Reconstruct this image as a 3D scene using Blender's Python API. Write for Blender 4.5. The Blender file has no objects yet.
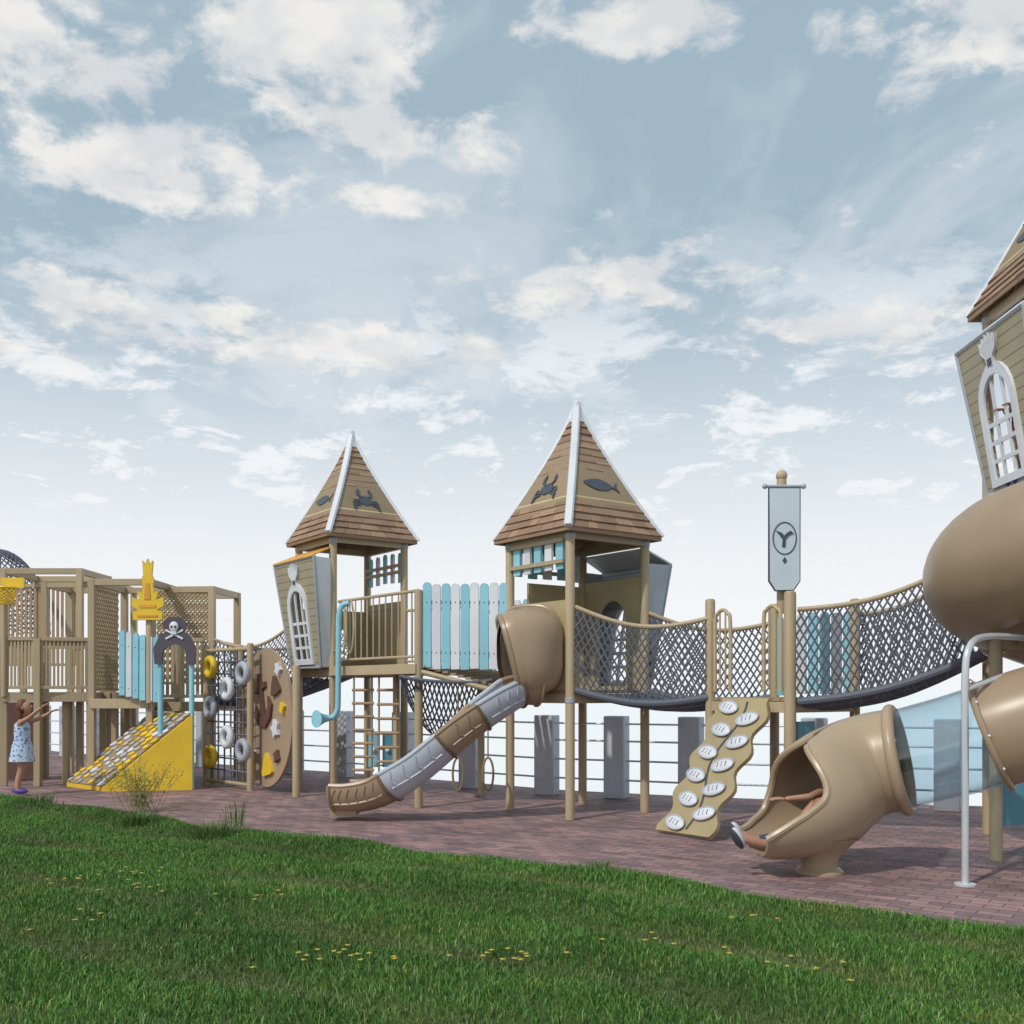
import bpy, math, random
import numpy as np
from mathutils import Vector, Matrix
from mathutils.geometry import tessellate_polygon
random.seed(7); np.random.seed(7)
V=Vector
sc=bpy.context.scene
H=1.5
def S(x,y,d): return V(((x-512)/1000*d, d, H+(690-y)/1000*d))
def G(x,y):
    d=1500/(y-690); return V(((x-512)/1000*d,d,0))
def P3(p,z): return V((p[0],p[1],z))
u=V((.809,.588,0)); v=V((-.588,.809,0)); Z=V((0,0,1))

# ------------------------------------------------------------ materials
def mat(name,col,rough=.6,var=.15,nscale=6,stretch=(1,1,1),bump=.1,rv=.2,metal=0.0,stripe=0,dirt=.15):
    m=bpy.data.materials.new(name); m.use_nodes=True
    nt=m.node_tree; n=nt.nodes; l=nt.links; b=n['Principled BSDF']
    tc=n.new('ShaderNodeTexCoord'); mp=n.new('ShaderNodeMapping'); mp.inputs['Scale'].default_value=stretch
    l.new(tc.outputs['Object'],mp.inputs['Vector'])
    no=n.new('ShaderNodeTexNoise'); no.inputs['Scale'].default_value=nscale; no.inputs['Detail'].default_value=4; no.inputs['Roughness'].default_value=.65
    l.new(mp.outputs[0],no.inputs['Vector'])
    n2=n.new('ShaderNodeTexNoise'); n2.inputs['Scale'].default_value=1.7; n2.inputs['Detail'].default_value=2
    l.new(tc.outputs['Object'],n2.inputs['Vector'])
    at=n.new('ShaderNodeAttribute'); at.attribute_name='rnd'
    def M(op,a,bb):
        k=n.new('ShaderNodeMath'); k.operation=op
        for i,x in enumerate((a,bb)):
            if isinstance(x,(int,float)): k.inputs[i].default_value=x
            else: l.new(x,k.inputs[i])
        return k.outputs[0]
    a=M('MULTIPLY',M('SUBTRACT',no.outputs[0],.5),2*var)
    c=M('MULTIPLY',M('SUBTRACT',at.outputs['Fac'],.5),rv)
    d=M('MULTIPLY',M('SUBTRACT',n2.outputs[0],.5),2*dirt)
    val=M('ADD',M('ADD',a,c),M('ADD',d,1.0))
    hs=n.new('ShaderNodeHueSaturation'); hs.inputs['Color'].default_value=(*col,1); 
    h=no.outputs[0]
    if stripe:
        sx=n.new('ShaderNodeSeparateXYZ'); l.new(tc.outputs['Object'],sx.inputs[0])
        fr=M('FRACT',M('MULTIPLY',sx.outputs[2],stripe),0)
        gr=M('LESS_THAN',fr,.13)
        val=M('MULTIPLY',val,M('SUBTRACT',1.0,M('MULTIPLY',gr,.45)))
        h=M('ADD',M('MULTIPLY',no.outputs[0],.3),M('MULTIPLY',gr,-1.0))
    l.new(val,hs.inputs['Value']); l.new(hs.outputs[0],b.inputs['Base Color'])
    b.inputs['Roughness'].default_value=rough; b.inputs['Metallic'].default_value=metal
    ro=M('ADD',M('MULTIPLY',n2.outputs[0],.2),rough-.1); l.new(ro,b.inputs['Roughness'])
    if bump:
        bp=n.new('ShaderNodeBump'); bp.inputs['Strength'].default_value=bump; bp.inputs['Distance'].default_value=.01
        l.new(h,bp.inputs['Height']); l.new(bp.outputs[0],b.inputs['Normal'])
    return m
post=mat('tan_post',(.43,.34,.215),.55,.14,5,(6,6,.6),.15)
wood=mat('tan_wood',(.40,.28,.17),.6,.18,5,(5,5,5),.15)
deckm=mat('deck_wood',(.30,.225,.14),.7,.2,5,(4,4,4),.2)
shing=mat('roof_shingle',(.31,.195,.125),.75,.22,9,(3,3,3),.35,.45)
band=mat('band_panel',(.60,.47,.25),.6,.08,5)
white=mat('grey_white',(.66,.69,.74),.5,.06,5,rv=.12)
grey=mat('grey_panel',(.36,.39,.45),.5,.06,5)
dark=mat('dark_silhouette',(.06,.075,.10),.55,.1,5)
blue=mat('light_blue',(.26,.56,.67),.5,.08,5,rv=.15)
blue2=mat('teal_blue',(.10,.30,.40),.5,.08,5)
siding=mat('siding_olive',(.36,.315,.21),.6,.1,7,rv=.05,stripe=9,bump=.5)
sidingw=mat('siding_white',(.50,.55,.60),.6,.05,7,rv=.05,stripe=9,bump=.5)
yellow=mat('yellow_paint',(.78,.52,.03),.45,.08,5)
orange=mat('orange_panel',(.70,.36,.05),.5,.08,5)
plast=mat('tan_plastic',(.345,.25,.165),.36,.05,3,bump=.04,dirt=.14)
plast2=mat('tan_plastic_light',(.38,.285,.19),.36,.05,3,bump=.04,dirt=.14)
gplast=mat('grey_plastic',(.45,.49,.56),.4,.06,3,bump=.04)
rope=mat('net_rope',(.13,.145,.18),.8,.2,30,bump=.0,rv=.4)
ropet=mat('tan_rope',(.28,.20,.12),.85,.2,30,bump=.0)
steel=mat('steel',(.62,.65,.68),.35,.05,5,metal=.4,bump=0)
purple=mat('purple_panel',(.085,.07,.10),.5,.1,5)
brownd=mat('brown_shape',(.12,.06,.045),.5,.1,5)
panelt=mat('tan_panel',(.34,.25,.17),.55,.08,4)
olive=mat('olive_panel',(.42,.34,.19),.55,.08,4)
concr=mat('fence_post_grey',(.50,.53,.58),.75,.14,6,bump=.2,rv=.1,dirt=.25)
quay=mat('quay_stone',(.3,.28,.27),.8,.2,4)
skinm=mat('skin',(.50,.27,.18),.5,.05,5,bump=0)
hairm=mat('hair',(.13,.045,.025),.6,.2,40,bump=.1)
eyem=mat('eye',(.03,.02,.02),.3,0,5,bump=0)
lipm=mat('lips',(.4,.12,.1),.4,0,5,bump=0)
shoem=mat('shoe',(.08,.05,.25),.5,.1,5)
shoew=mat('shoe_white',(.65,.66,.7),.5,.1,5)
pants=mat('trousers',(.05,.07,.13),.8,.1,30)
redm=mat('red_shirt',(.35,.09,.05),.8,.1,30)
dress=bpy.data.materials.new('floral_dress'); dress.use_nodes=True
n=dress.node_tree.nodes; l=dress.node_tree.links
tc=n.new('ShaderNodeTexCoord'); vo=n.new('ShaderNodeTexVoronoi'); vo.inputs['Scale'].default_value=22
cr_=n.new('ShaderNodeValToRGB'); cr_.color_ramp.elements[0].position=.25; cr_.color_ramp.elements[0].color=(.08,.16,.5,1); cr_.color_ramp.elements[1].position=.46; cr_.color_ramp.elements[1].color=(.50,.62,.74,1)
l.new(tc.outputs['Object'],vo.inputs['Vector']); l.new(vo.outputs['Distance'],cr_.inputs[0]); l.new(cr_.outputs[0],n['Principled BSDF'].inputs['Base Color']); n['Principled BSDF'].inputs['Roughness'].default_value=.85
clear=bpy.data.materials.new('clear_acrylic'); clear.use_nodes=True
nt=clear.node_tree; n=nt.nodes; l=nt.links; n.clear()
o=n.new('ShaderNodeOutputMaterial'); mx=n.new('ShaderNodeMixShader'); tr=n.new('ShaderNodeBsdfTransparent'); tr.inputs[0].default_value=(.88,.945,.975,1)
gl=n.new('ShaderNodeBsdfGlossy'); gl.inputs['Roughness'].default_value=.08; lw=n.new('ShaderNodeLayerWeight'); lw.inputs[0].default_value=.5
pw=n.new('ShaderNodeMath'); pw.operation='POWER'; l.new(lw.outputs['Facing'],pw.inputs[0]); pw.inputs[1].default_value=3.0
mu=n.new('ShaderNodeMath'); mu.operation='MULTIPLY_ADD'; l.new(pw.outputs[0],mu.inputs[0]); mu.inputs[1].default_value=.55; mu.inputs[2].default_value=.07
l.new(mu.outputs[0],mx.inputs[0]); l.new(tr.outputs[0],mx.inputs[1]); l.new(gl.outputs[0],mx.inputs[2]); l.new(mx.outputs[0],o.inputs[0])

# ------------------------------------------------------------ builder
class B:
    def __init__(s,name,bevel=0): s.name=name; s.parts={}; s.bevel=bevel; s.extra=[]
    def add(s,part,m,vs,fs,rnd=None):
        p=s.parts.setdefault((part,m.name),dict(v=[],f=[],r=[],m=m))
        o=len(p['v']); p['v']+= [tuple(x) for x in vs]
        p['f']+=[tuple(i+o for i in f) for f in fs]
        r=random.random() if rnd is None else rnd
        p['r']+=[r]*len(fs)
    def box(s,part,m,c,size,ax=None):
        X,Y,Zz=ax if ax else (V((1,0,0)),V((0,1,0)),Z)
        c=V(c); hx,hy,hz=[a/2 for a in size]
        vs=[c+X*(i*hx)+Y*(j*hy)+Zz*(k*hz) for k in(-1,1) for j in(-1,1) for i in(-1,1)]
        s.add(part,m,vs,[(0,2,3,1),(4,5,7,6),(0,1,5,4),(2,6,7,3),(0,4,6,2),(1,3,7,5)])
    def beam(s,part,m,a,b,w,h,up=Z):
        a=V(a);b=V(b);T=(b-a);L=T.length;T.normalize()
        sd=T.cross(up)
        if sd.length<1e-3: sd=T.cross(V((1,0,0)))
        sd.normalize(); U=sd.cross(T)
        s.box(part,m,(a+b)/2,(L,w,h),(T,sd,U))
    def tube(s,part,m,path,r,n=8,closed=False):
        path=[V(p) for p in path]; N=len(path)
        rs=r if isinstance(r,(list,tuple)) else [r]*N
        vs=[];prev=None
        for i,p in enumerate(path):
            if closed: T=path[(i+1)%N]-path[i-1]
            else: T=path[min(i+1,N-1)]-path[max(i-1,0)]
            T.normalize()
            if prev is None:
                a=T.cross(Z)
                if a.length<.1: a=T.cross(V((1,0,0)))
            else: a=prev-T*prev.dot(T)
            a.normalize(); prev=a; b=T.cross(a)
            vs+=[p+(a*math.cos(q)+b*math.sin(q))*rs[i] for q in [2*math.pi*k/n for k in range(n)]]
        fs=[]
        for i in range(N if closed else N-1):
            j=(i+1)%N
            for k in range(n): fs.append((i*n+k,i*n+(k+1)%n,j*n+(k+1)%n,j*n+k))
        if not closed: fs+= [tuple(range(n-1,-1,-1)), tuple((N-1)*n+k for k in range(n))]
        s.add(part,m,vs,fs)
    def post(s,part,m,p,z0,z1,r=.055,n=14):
        s.tube(part,m,[P3(p,z0),P3(p,z1-.03),P3(p,z1-.01),P3(p,z1)],[r,r,r*.9,r*.6],n)
    def plate(s,part,m,O,U,W,outer,holes=(),t=.02,off=0):
        U=V(U).normalized(); W=V(W).normalized(); N=U.cross(W).normalized(); O=V(O)+N*off
        loops=[list(outer)]+[list(h) for h in holes]
        tri=tessellate_polygon([[V((a,b,0)) for a,b in lp] for lp in loops])
        flat=[q for lp in loops for q in lp]; n=len(flat)
        vs=[O+U*a+W*b+N*(t/2) for a,b in flat]+[O+U*a+W*b-N*(t/2) for a,b in flat]
        fs=[tuple(x) for x in tri]+[tuple(i+n for i in reversed(x)) for x in tri]
        k=0
        for lp in loops:
            c=len(lp)
            for i in range(c): fs.append((k+i,k+(i+1)%c,k+(i+1)%c+n,k+i+n))
            k+=c
        s.add(part,m,vs,fs)
    def ball(s,part,m,c,r,ax=None,nu=16,nv=10,fn=None):
        X,Y,Zz=ax if ax else (V((1,0,0)),V((0,1,0)),Z)
        r=(r,r,r) if isinstance(r,(int,float)) else r
        vs=[];fs=[]
        for j in range(nv+1):
            t=math.pi*j/nv
            for i in range(nu):
                p=2*math.pi*i/nu
                q=[math.sin(t)*math.cos(p),math.sin(t)*math.sin(p),math.cos(t)]
                if fn: q=fn(q)
                vs.append(V(c)+X*(q[0]*r[0])+Y*(q[1]*r[1])+Zz*(q[2]*r[2]))
        for j in range(nv):
            for i in range(nu): fs.append((j*nu+i,(j+1)*nu+i,(j+1)*nu+(i+1)%nu,j*nu+(i+1)%nu))
        s.add(part,m,vs,fs)
    def torus(s,part,m,c,U,W,R,r,n=24,k=8,W2=None):
        s.tube(part,m,[V(c)+U*(math.cos(a)*R)+W*(math.sin(a)*(W2 or R)) for a in [2*math.pi*i/n for i in range(n)]],r,k,True)
    def sweep(s,part,m,path,profs):
        N=len(path);n=len(profs[0]);vs=[]
        for i,p in enumerate(path):
            T=(path[min(i+1,N-1)]-path[max(i-1,0)]).normalized()
            sd=T.cross(Z).normalized(); U=sd.cross(T)
            vs+=[p+sd*a+U*b for a,b in profs[i]]
        fs=[]
        for i in range(N-1):
            for k in range(n): fs.append((i*n+k,i*n+(k+1)%n,(i+1)*n+(k+1)%n,(i+1)*n+k))
        h=n//2
        for base in (0,(N-1)*n):
            for k in range(h-1): fs.append((base+k,base+k+1,base+n-2-k,base+n-1-k))
        s.add(part,m,vs,fs)
    def net(s,part,m,surf,nu,nv,r=.009,diag=True,n=4):
        if diag:
            for i in range(-nv,nu+1):
                a=[surf((i+k)/nu,k/nv) for k in range(nv+1) if 0<=i+k<=nu]
                b=[surf((i+nv-k)/nu,k/nv) for k in range(nv+1) if 0<=i+nv-k<=nu]
                if len(a)>1: s.tube(part,m,a,r,n)
                if len(b)>1: s.tube(part,m,b,r,n)
        else:
            for i in range(nu+1): s.tube(part,m,[surf(i/nu,k/nv) for k in range(nv+1)],r,n)
            for k in range(nv+1): s.tube(part,m,[surf(i/nu,k/nv) for i in range(nu+1)],r,n)
    def done(s,loc=None):
        allv=[x for p in s.parts.values() for x in p['v']]
        A=np.array(allv); 
        if loc is None: loc=V(((A[:,0].min()+A[:,0].max())/2,(A[:,1].min()+A[:,1].max())/2,A[:,2].min()))
        e=bpy.data.objects.new(s.name,None); sc.collection.objects.link(e); e.location=loc; e.empty_display_size=.2
        for (part,mn),p in s.parts.items():
            me=bpy.data.meshes.new(part)
            me.from_pydata([(a[0]-loc[0],a[1]-loc[1],a[2]-loc[2]) for a in p['v']],[],p['f'])
            at=me.attributes.new('rnd','FLOAT','FACE'); at.data.foreach_set('value',p['r'])
            me.materials.append(p['m']); me.shade_smooth(); me.set_sharp_from_angle(angle=math.radians(38))
            ob=bpy.data.objects.new(part,me); sc.collection.objects.link(ob); ob.parent=e
            if s.bevel and len(p['f'])<4000 and 'net' not in part:
                bv=ob.modifiers.new('Bevel','BEVEL'); bv.width=s.bevel; bv.segments=2; bv.limit_method='ANGLE'; bv.angle_limit=math.radians(50)
        for ob in s.extra: ob.parent=e; ob.location=-V(loc)
        return e
def cr(pts,k=6):
    P=[np.array(p,dtype=float) for p in pts]; P=[2*P[0]-P[1]]+P+[2*P[-1]-P[-2]]; out=[]
    for i in range(1,len(P)-2):
        for j in range(k):
            t=j/k; a,b,c,d=P[i-1:i+3]
            out.append(.5*((2*b)+(-a+c)*t+(2*a-5*b+4*c-d)*t*t+(-a+3*b-3*c+d)*t**3))
    out.append(P[-2]); return out
def cprof(ra,rb,hx=1,hy=1,hang=math.pi*.999,n=20,near=None):
    lo=near if near is not None else hang
    A=[-lo+(lo+hang)*i/n for i in range(n+1)]
    return [(math.sin(a)*ra*hx,-math.cos(a)*ra*hy) for a in A]+[(math.sin(a)*rb*hx,-math.cos(a)*rb*hy) for a in reversed(A)]
def lerp(a,b,t): return a+(b-a)*t

def blob(pts,k=5):
    pts=list(pts)+[pts[0]]; c=cr([pts[-2]]+pts+[pts[1]],k); return [tuple(x) for x in c[k:-k-1]]
fish=blob([(-.5,.02),(-.3,.15),(0,.20),(.25,.09),(.36,.0),(.5,.17),(.45,0),(.5,-.18),(.34,-.05),(.1,-.15),(-.2,-.16)])
def crab(b,part,m,O,U,W,s,off):
    b.plate(part,m,O,U,W,[(s*.24*math.cos(a),s*.16*math.sin(a)) for a in np.linspace(0,2*math.pi,15)[:-1]],t=.012,off=off)
    for sg in(-1,1):
        for k in range(3):
            a=[(.2,-.02-.05*k),(.36+.02*k,.03-.1*k),(.44,-.10-.12*k),(.40,-.10-.12*k),(.33,0-.1*k),(.18,-.06-.05*k)]
            b.plate(part,m,O,U,W,[(sg*x*s,y*s) for x,y in a],t=.012,off=off+.0015*(k+1))
        a=[(.14,.1),(.25,.18),(.26,.3),(.17,.42),(.22,.30),(.14,.36),(.17,.25),(.17,.2),(.1,.13)]
        b.plate(part,m,O,U,W,[(sg*x*s,y*s) for x,y in a],t=.012,off=off+.007)

def pickets(b,part,a,c,z0,z1,n,mats,w=.1,t=.025,zr=None,za=0,zc=0):
    a=V(a);c=V(c);D=(c-a); D.z=0; T=D.normalized()
    for i in range(n):
        f=(i+.5)/n; p=a.lerp(c,f); dz=lerp(za,zc,f); h=z1-z0
        o=[(-w/2,0),(w/2,0),(w/2,h-.04),(w/2*.6,h-.008),(0,h),(-w/2*.6,h-.008),(-w/2,h-.04)]
        b.plate(part+'_'+mats[i%len(mats)].name,mats[i%len(mats)],P3(p,z0+dz+random.uniform(-.012,.012)),T,Z,o,t=t)
        for zz in (zr or (z0+.15,z1-.2)):
            for sg in(-1,1):
                N=T.cross(Z); b.ball('picket_bolts',dark,P3(p,zz+dz)+N*(sg*(t/2+.001)),.009,None,6,4)
    for zz in (zr or (z0+.15,z1-.2)):
        N=T.cross(Z)
        b.beam(part+'_rail',post,P3(a,zz+za)-N*.032,P3(c,zz+zc)-N*.032,.03,.05)
def railing(b,a,c,z0,z1,n,m=post,r=.012):
    b.tube('rail',m,[P3(a,z1),P3(c,z1)],.022,8); b.tube('rail',m,[P3(a,z0+.08),P3(c,z0+.08)],.018,8)
    for i in range(1,n):
        p=V(a).lerp(V(c),i/n); b.tube('balusters',m,[P3(p,z0+.08),P3(p,z1)],r,6)

# ------------------------------------------------------------ tower
def tower(b,F,s,dz,ez,az,h=.73,art=(0,1),u=u,v=v):
    F=V((F[0],F[1],0)); L=F+v*s; R=F+u*s; K=L+u*s; C=(F+K)/2
    for p in (F,L,R,K):
        b.post('posts',post,p,0,ez+.02,.056)
        for zz in(dz-.12,ez-.08): b.tube('post_collars',grey,[P3(p,zz-.03),P3(p,zz+.03)],.062,14)
    for i in range(9):
        p=F+v*(s*(i+.5)/9); b.beam('deck_boards',deckm,P3(p,dz-.02)+u*-.02,P3(p,dz-.02)+u*(s+.02),s/9-.008,.04)
    for a,c in((F,R),(R,K),(K,L),(L,F)): 
        b.beam('deck_frame',post,P3(a,dz-.10),P3(c,dz-.10),.05,.11); b.beam('roof_frame',post,P3(a,ez-.06),P3(c,ez-.06),.06,.09)
    def hf(t): return h*((1-t)**1.22)
    faces=[(-u,v),(-v,u),(u,v),(v,u)]
    NC=17; t0b,t1b=4/NC,8/NC
    for fi,(nf,sf) in enumerate(faces):
        def pos(t,w,o=0): return P3(C+nf*(hf(t)+o)+sf*(w*hf(t)),ez+(az-ez)*t+o*.3)
        for c in range(NC-1):
            ta,tb=c/NC,(c+1)/NC
            if fi in art and t0b-.001<=ta<t1b-.001:
                continue
            W=hf(ta)*2; k=max(1,int(W/.22)); cuts=[-1]+sorted((-1+2*(i+random.uniform(-.25,.25)+ (c%2)*.3)/k) for i in range(1,k))+[1]
            for w0,w1 in zip(cuts[:-1],cuts[1:]):
                g=.004/max(W,.1)*2
                o1=.026+random.uniform(-.004,.006)
                q=[pos(ta,w0+g,o1),pos(ta,w1-g,o1),pos(tb,w1-g,.006),pos(tb,w0+g,.006),pos(ta,w0+g,-.012),pos(ta,w1-g,-.012),pos(tb,w1-g,-.012),pos(tb,w0+g,-.012)]
                b.add('roof_shingles',shing,q,[(0,1,2,3),(4,7,6,5),(0,4,5,1),(1,5,6,2),(2,6,7,3),(3,7,4,0)])
        if fi in art:
            q=[pos(t0b,-1,.016),pos(t0b,1,.016),pos(t1b,1,.012),pos(t1b,-1,.012),pos(t0b,-1,-.01),pos(t0b,1,-.01),pos(t1b,1,-.01),pos(t1b,-1,-.01)]
            b.add('roof_band',band,q,[(0,1,2,3),(4,7,6,5),(0,4,5,1),(1,5,6,2),(2,6,7,3),(3,7,4,0)])
            tm=(t0b+t1b)/2; O=(q[0]+q[1]+q[2]+q[3])/4; U=(q[1]-q[0]).normalized(); Wd=((q[2]+q[3])-(q[0]+q[1])).normalized()
            if U.cross(Wd).dot(nf)<0: U=-U
            W=hf(tm)*1.25
            if (fi==0)==(b.name_kind==2): crab(b,'roof_art',dark,O-Wd*.03,U,Wd,.50,.01)
            else: b.plate('roof_art',dark,O,U,Wd,[(x*W*1.0,y*W*.8) for x,y in fish],t=.014,off=.01)
        path=[pos(t,-1,.022) for t in np.linspace(0,.985,10)]
        b.tube('hip_caps',white,path,[.036]*9+[.03],6)
        b.beam('fascia',shing,pos(0,-1,.0)-Z*.02,pos(0,1,.0)-Z*.02,.02,.05)
    b.add('roof_underside',deckm,[P3(C+(a*u+c*v)*h,ez-.01) for a,c in((-1,-1),(1,-1),(1,1),(-1,1))]+[P3(C,az-.1)],[(0,1,4),(1,2,4),(2,3,4),(3,0,4)])
    b.tube('finial',white,[P3(C,az-.22),P3(C,az-.05),P3(C,az+.03),P3(C,az+.06)],[.10,.055,.05,.015],10)
    return F,L,R,K,C

def bay(b,p0,p1,nrm,z0,z1,out=.42,wid=.12,top=orange,front=siding,side=grey,base=.14):
    """leaning window bay: p0,p1 deck corners, leans outward going up"""
    p0=V(p0);p1=V(p1);T=(p1-p0).normalized(); w=(p1-p0).length
    a0=P3(p0+nrm*base,z0)+T*.08;a1=P3(p1+nrm*base,z0)-T*.08
    b0=P3(p0+nrm*out,z1)-T*wid;b1=P3(p1+nrm*out,z1)+T*wid
    U=T;Wd=((b0+b1)/2-(a0+a1)/2);HH=Wd.length;Wd.normalize();O=(a0+a1)/2
    if U.cross(Wd).dot(nrm)<0: U=-U
    wb=(a1-a0).length/2;wt=(b1-b0).length/2
    def arch(x,y0,y1,n=10): return [(x*math.cos(q),y1+x*1.1*math.sin(q)) for q in np.linspace(0,math.pi,n)]+[(-x,y0),(x,y0)]
    b.plate('bay_front',front,O,U,Wd,[(-wb,0),(wb,0),(wt,HH),(-wt,HH)],[arch(.27,.12,HH*.55)],t=.035)
    b.plate('bay_window_frame',white,O,U,Wd,arch(.34,.05,HH*.56),[arch(.255,.13,HH*.545)],t=.03,off=.03)
    for x in(-.1,.1): b.plate('bay_window_bars',white,O,U,Wd,[(x-.02,.1),(x+.02,.1),(x+.02,HH*.7),(x-.02,HH*.7)],t=.02,off=.01)
    for y in(.30,.48,.66): b.plate('bay_window_bars',white,O,U,Wd,[(-.26,y-.02),(.26,y-.02),(.26,y+.02),(-.26,y+.02)],t=.018,off=.012)
    y=HH*.56+.33
    b.plate('bay_ornament',white,O,U,Wd,[(-.05,y),(.05,y),(.07,y+.10),(.14,y+.16),(.17,y+.28),(.11,y+.22),(.10,y+.31),(.055,y+.23),(.035,y+.33),(0,y+.24),(-.035,y+.33),(-.055,y+.23),(-.10,y+.31),(-.11,y+.22),(-.17,y+.28),(-.14,y+.16),(-.07,y+.10)],t=.03,off=.03)
    b.plate('bay_ornament',dark,O,U,Wd,[(-.035,y+.03),(.035,y+.03),(.035,y+.08),(-.035,y+.08)],t=.006,off=.05)
    for e0,e1 in((a0,b0),(a1,b1),(b0,b1),(a0,a1)):
        b.tube('bay_trim',grey,[e0+nrm*.012,e1+nrm*.012],.024,6)
    for k,sg in((0,-1),(1,1)):
        P=[ (p0,a0,b0),(p1,a1,b1)][k]
        q=[P3(P[0],z0),P[1],P[2],P3(P[0],z1)]
        tt=T*(sg*.012)
        vs=[x+tt for x in q]+[x-tt for x in q]
        b.add('bay_side',side,vs,[(0,1,2,3),(7,6,5,4),(0,4,5,1),(1,5,6,2),(2,6,7,3),(3,7,4,0)])
    q=[P3(p0,z1+.18),P3(p1,z1+.18),b1+nrm*.04+Z*.01,b0+nrm*.04+Z*.01]
    b.add('bay_roof',top,[x+Z*.012 for x in q]+[x-Z*.012 for x in q],[(0,1,2,3),(7,6,5,4),(0,4,5,1),(1,5,6,2),(2,6,7,3),(3,7,4,0)])
    q=[P3(p0,z0),P3(p1,z0),a1,a0]
    b.add('bay_floor',deckm,[x+Z*.012 for x in q]+[x-Z*.012 for x in q],[(0,1,2,3),(7,6,5,4),(0,4,5,1),(1,5,6,2),(2,6,7,3),(3,7,4,0)])

# ============ tower 1
D1=1.85
t1=B('playground_tower',.004); t1.name_kind=1
F1,L1,R1,K1,C1=tower(t1,(-2.59,14.47),1.18,D1,3.75,5.42)
bay(t1,L1,F1,-u,D1-.02,3.40,out=.34,side=white)
pickets(t1,'header',R1,K1,3.15,3.6,5,[blue,white],.09)
t1.plate('back_panel',olive,P3(K1,D1),(L1-K1),Z,[(0.05,0),(1.13,0),(1.13,.9),(.05,.9)],[[(.35,.15),(.8,.15),(.8,.6),(.35,.6)]],t=.03)
t1.plate('side_panel',olive,P3(R1,D1),v,Z,[(0.05,0),(1.13,0),(1.13,1.0),(.05,1.0)],[],t=.03)
railing(t1,R1,K1,D1,D1+.9,9)
t1.done()
E=V((-1.19,12.75,0))
ex=B('wooden_platform',.004)
E2=E+V((.75,1.55,0))
ex.post('posts',post,E,0,2.78,.055); ex.post('posts',post,V((-1.63,14.1,0)),0,D1,.05); ex.post('posts',post,E2,0,2.7,.05)
dk=[F1+V((.05,-.02,0)),E,E2,R1]
ex.add('deck',deckm,[P3(p,D1-.02) for p in dk]+[P3(p,D1-.14) for p in dk],[(0,1,2,3),(7,6,5,4),(0,4,5,1),(1,5,6,2),(2,6,7,3),(3,7,4,0)])
ex.beam('deck_frame',post,P3(F1,D1-.08)-V((.02,.05,0)),P3(E,D1-.08)-V((.02,.05,0)),.05,.13)
railing(ex,F1+V((.1,-.1,0)),E,D1,D1+.92,13)
railing(ex,R1,E2,D1,D1+.85,9)
for k in(0,1):
    c=F1.lerp(E,.12+.1*k); ex.torus('handle_loops',post,P3(c,D1+.55),(E-F1).normalized(),Z,.10,.016,20,6,.38)
ex.done()
sp=B('speaking_tube')
p=[S(349,603,14.0),S(342,606,14.0),S(339,616,14.0),S(338.5,640,14.0),S(338,700,14.0),S(337,711,14.0),S(333,717,14.0),S(327,718,13.98)]
sp.tube('pipe',blue,[V(x) for x in cr(p,4)],.04,12)
sp.tube('horn',blue,[S(329,718,14),S(324,718.5,13.97),S(319,719,13.93),S(316.5,719,13.9)],[.045,.06,.1,.125],16)
sp.tube('bracket',post,[S(338.5,650,14.0),P3(F1,S(338.5,650,14.0).z)],.015,6)
sp.done()
for (xa,xb,y1,d) in((354,372,776,14.0),(379,397,782,13.6)):
    b=B('rope_ladder')
    for x in(xa,xb): b.tube('ropes',ropet,[S(x,676,d),S(x,y1,d)],.014,6)
    for k in range(7):
        y=lerp(690,y1-6,k/6); b.tube('rungs',wood,[S(xa-2,y,d),S(xb+2,y,d)],.02,8)
    b.done()
b=B('activity_panel',.004)
for x,mm in((374,blue),(388,blue2)):
    c=S(x,750,14.6); b.box('panel',mm,c,(.16,.03,.5)); b.ball('knob',white,c+V((0,-.03,0)),.035)
b.post('posts',post,S(366,750,14.6),0,1.25,.03); b.post('posts',post,S(398,750,14.6),0,1.25,.03)
b.beam('rail',post,S(366,733,14.6),S(398,733,14.6),.04,.05)
b.done()
# ============ plank bridge
br=B('plank_bridge',.003)
L2xy=V((-.02,12.5,0))
pickets(br,'pickets',E+V((.05,0,0)),L2xy+V((-.02,-.03,0)),1.78,2.86,9,[blue,white],.108,.03,zr=(1.98,2.62),zc=-.03)
pickets(br,'pickets_back',E2,V((.6,13.3,0)),1.78,2.8,9,[white,blue],.10,.03,zr=(1.98,2.62),zc=-.1)
A0,A1,B0,B1=E,L2xy,V((.7,13.3,0)),E2
for k in range(12):
    f=(k+.5)/12; p=A0.lerp(A1,f); q=B1.lerp(B0,f); br.beam('deck_planks',deckm,P3(p,lerp(1.82,1.5,f)),P3(q,lerp(1.82,1.5,f)),.09,.035)
br.tube('beam',post,[P3(E,1.74),P3(L2xy,1.44)],.035)
br.done()
hm=B('net_hammock')
def hs(a,c):
    x=lerp(400,492,a); sag=math.sin(math.pi*a)**.7
    d=lerp(12.6,13.9,c)
    s2=math.sin(math.pi*c)
    return S(x,lerp(676,680,a)+(58*sag*s2+4*sag),d)
hm.net('net',rope,hs,20,11,.013)
hm.tube('rim_rope',rope,[hs(i/16,0) for i in range(17)],.022); hm.tube('rim_rope',rope,[hs(i/16,1) for i in range(17)],.022)
hm.done()
for (x,d) in((458,12.3),(488,12.2)):
    b=B('climbing_loop')
    b.torus('ring',ropet,S(x,774,d),V((1,0,0)),Z,.065,.016,20,6,.2)
    b.tube('rope',ropet,[S(x,757,d),S(x,690,d)],.010,6); b.done()

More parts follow.
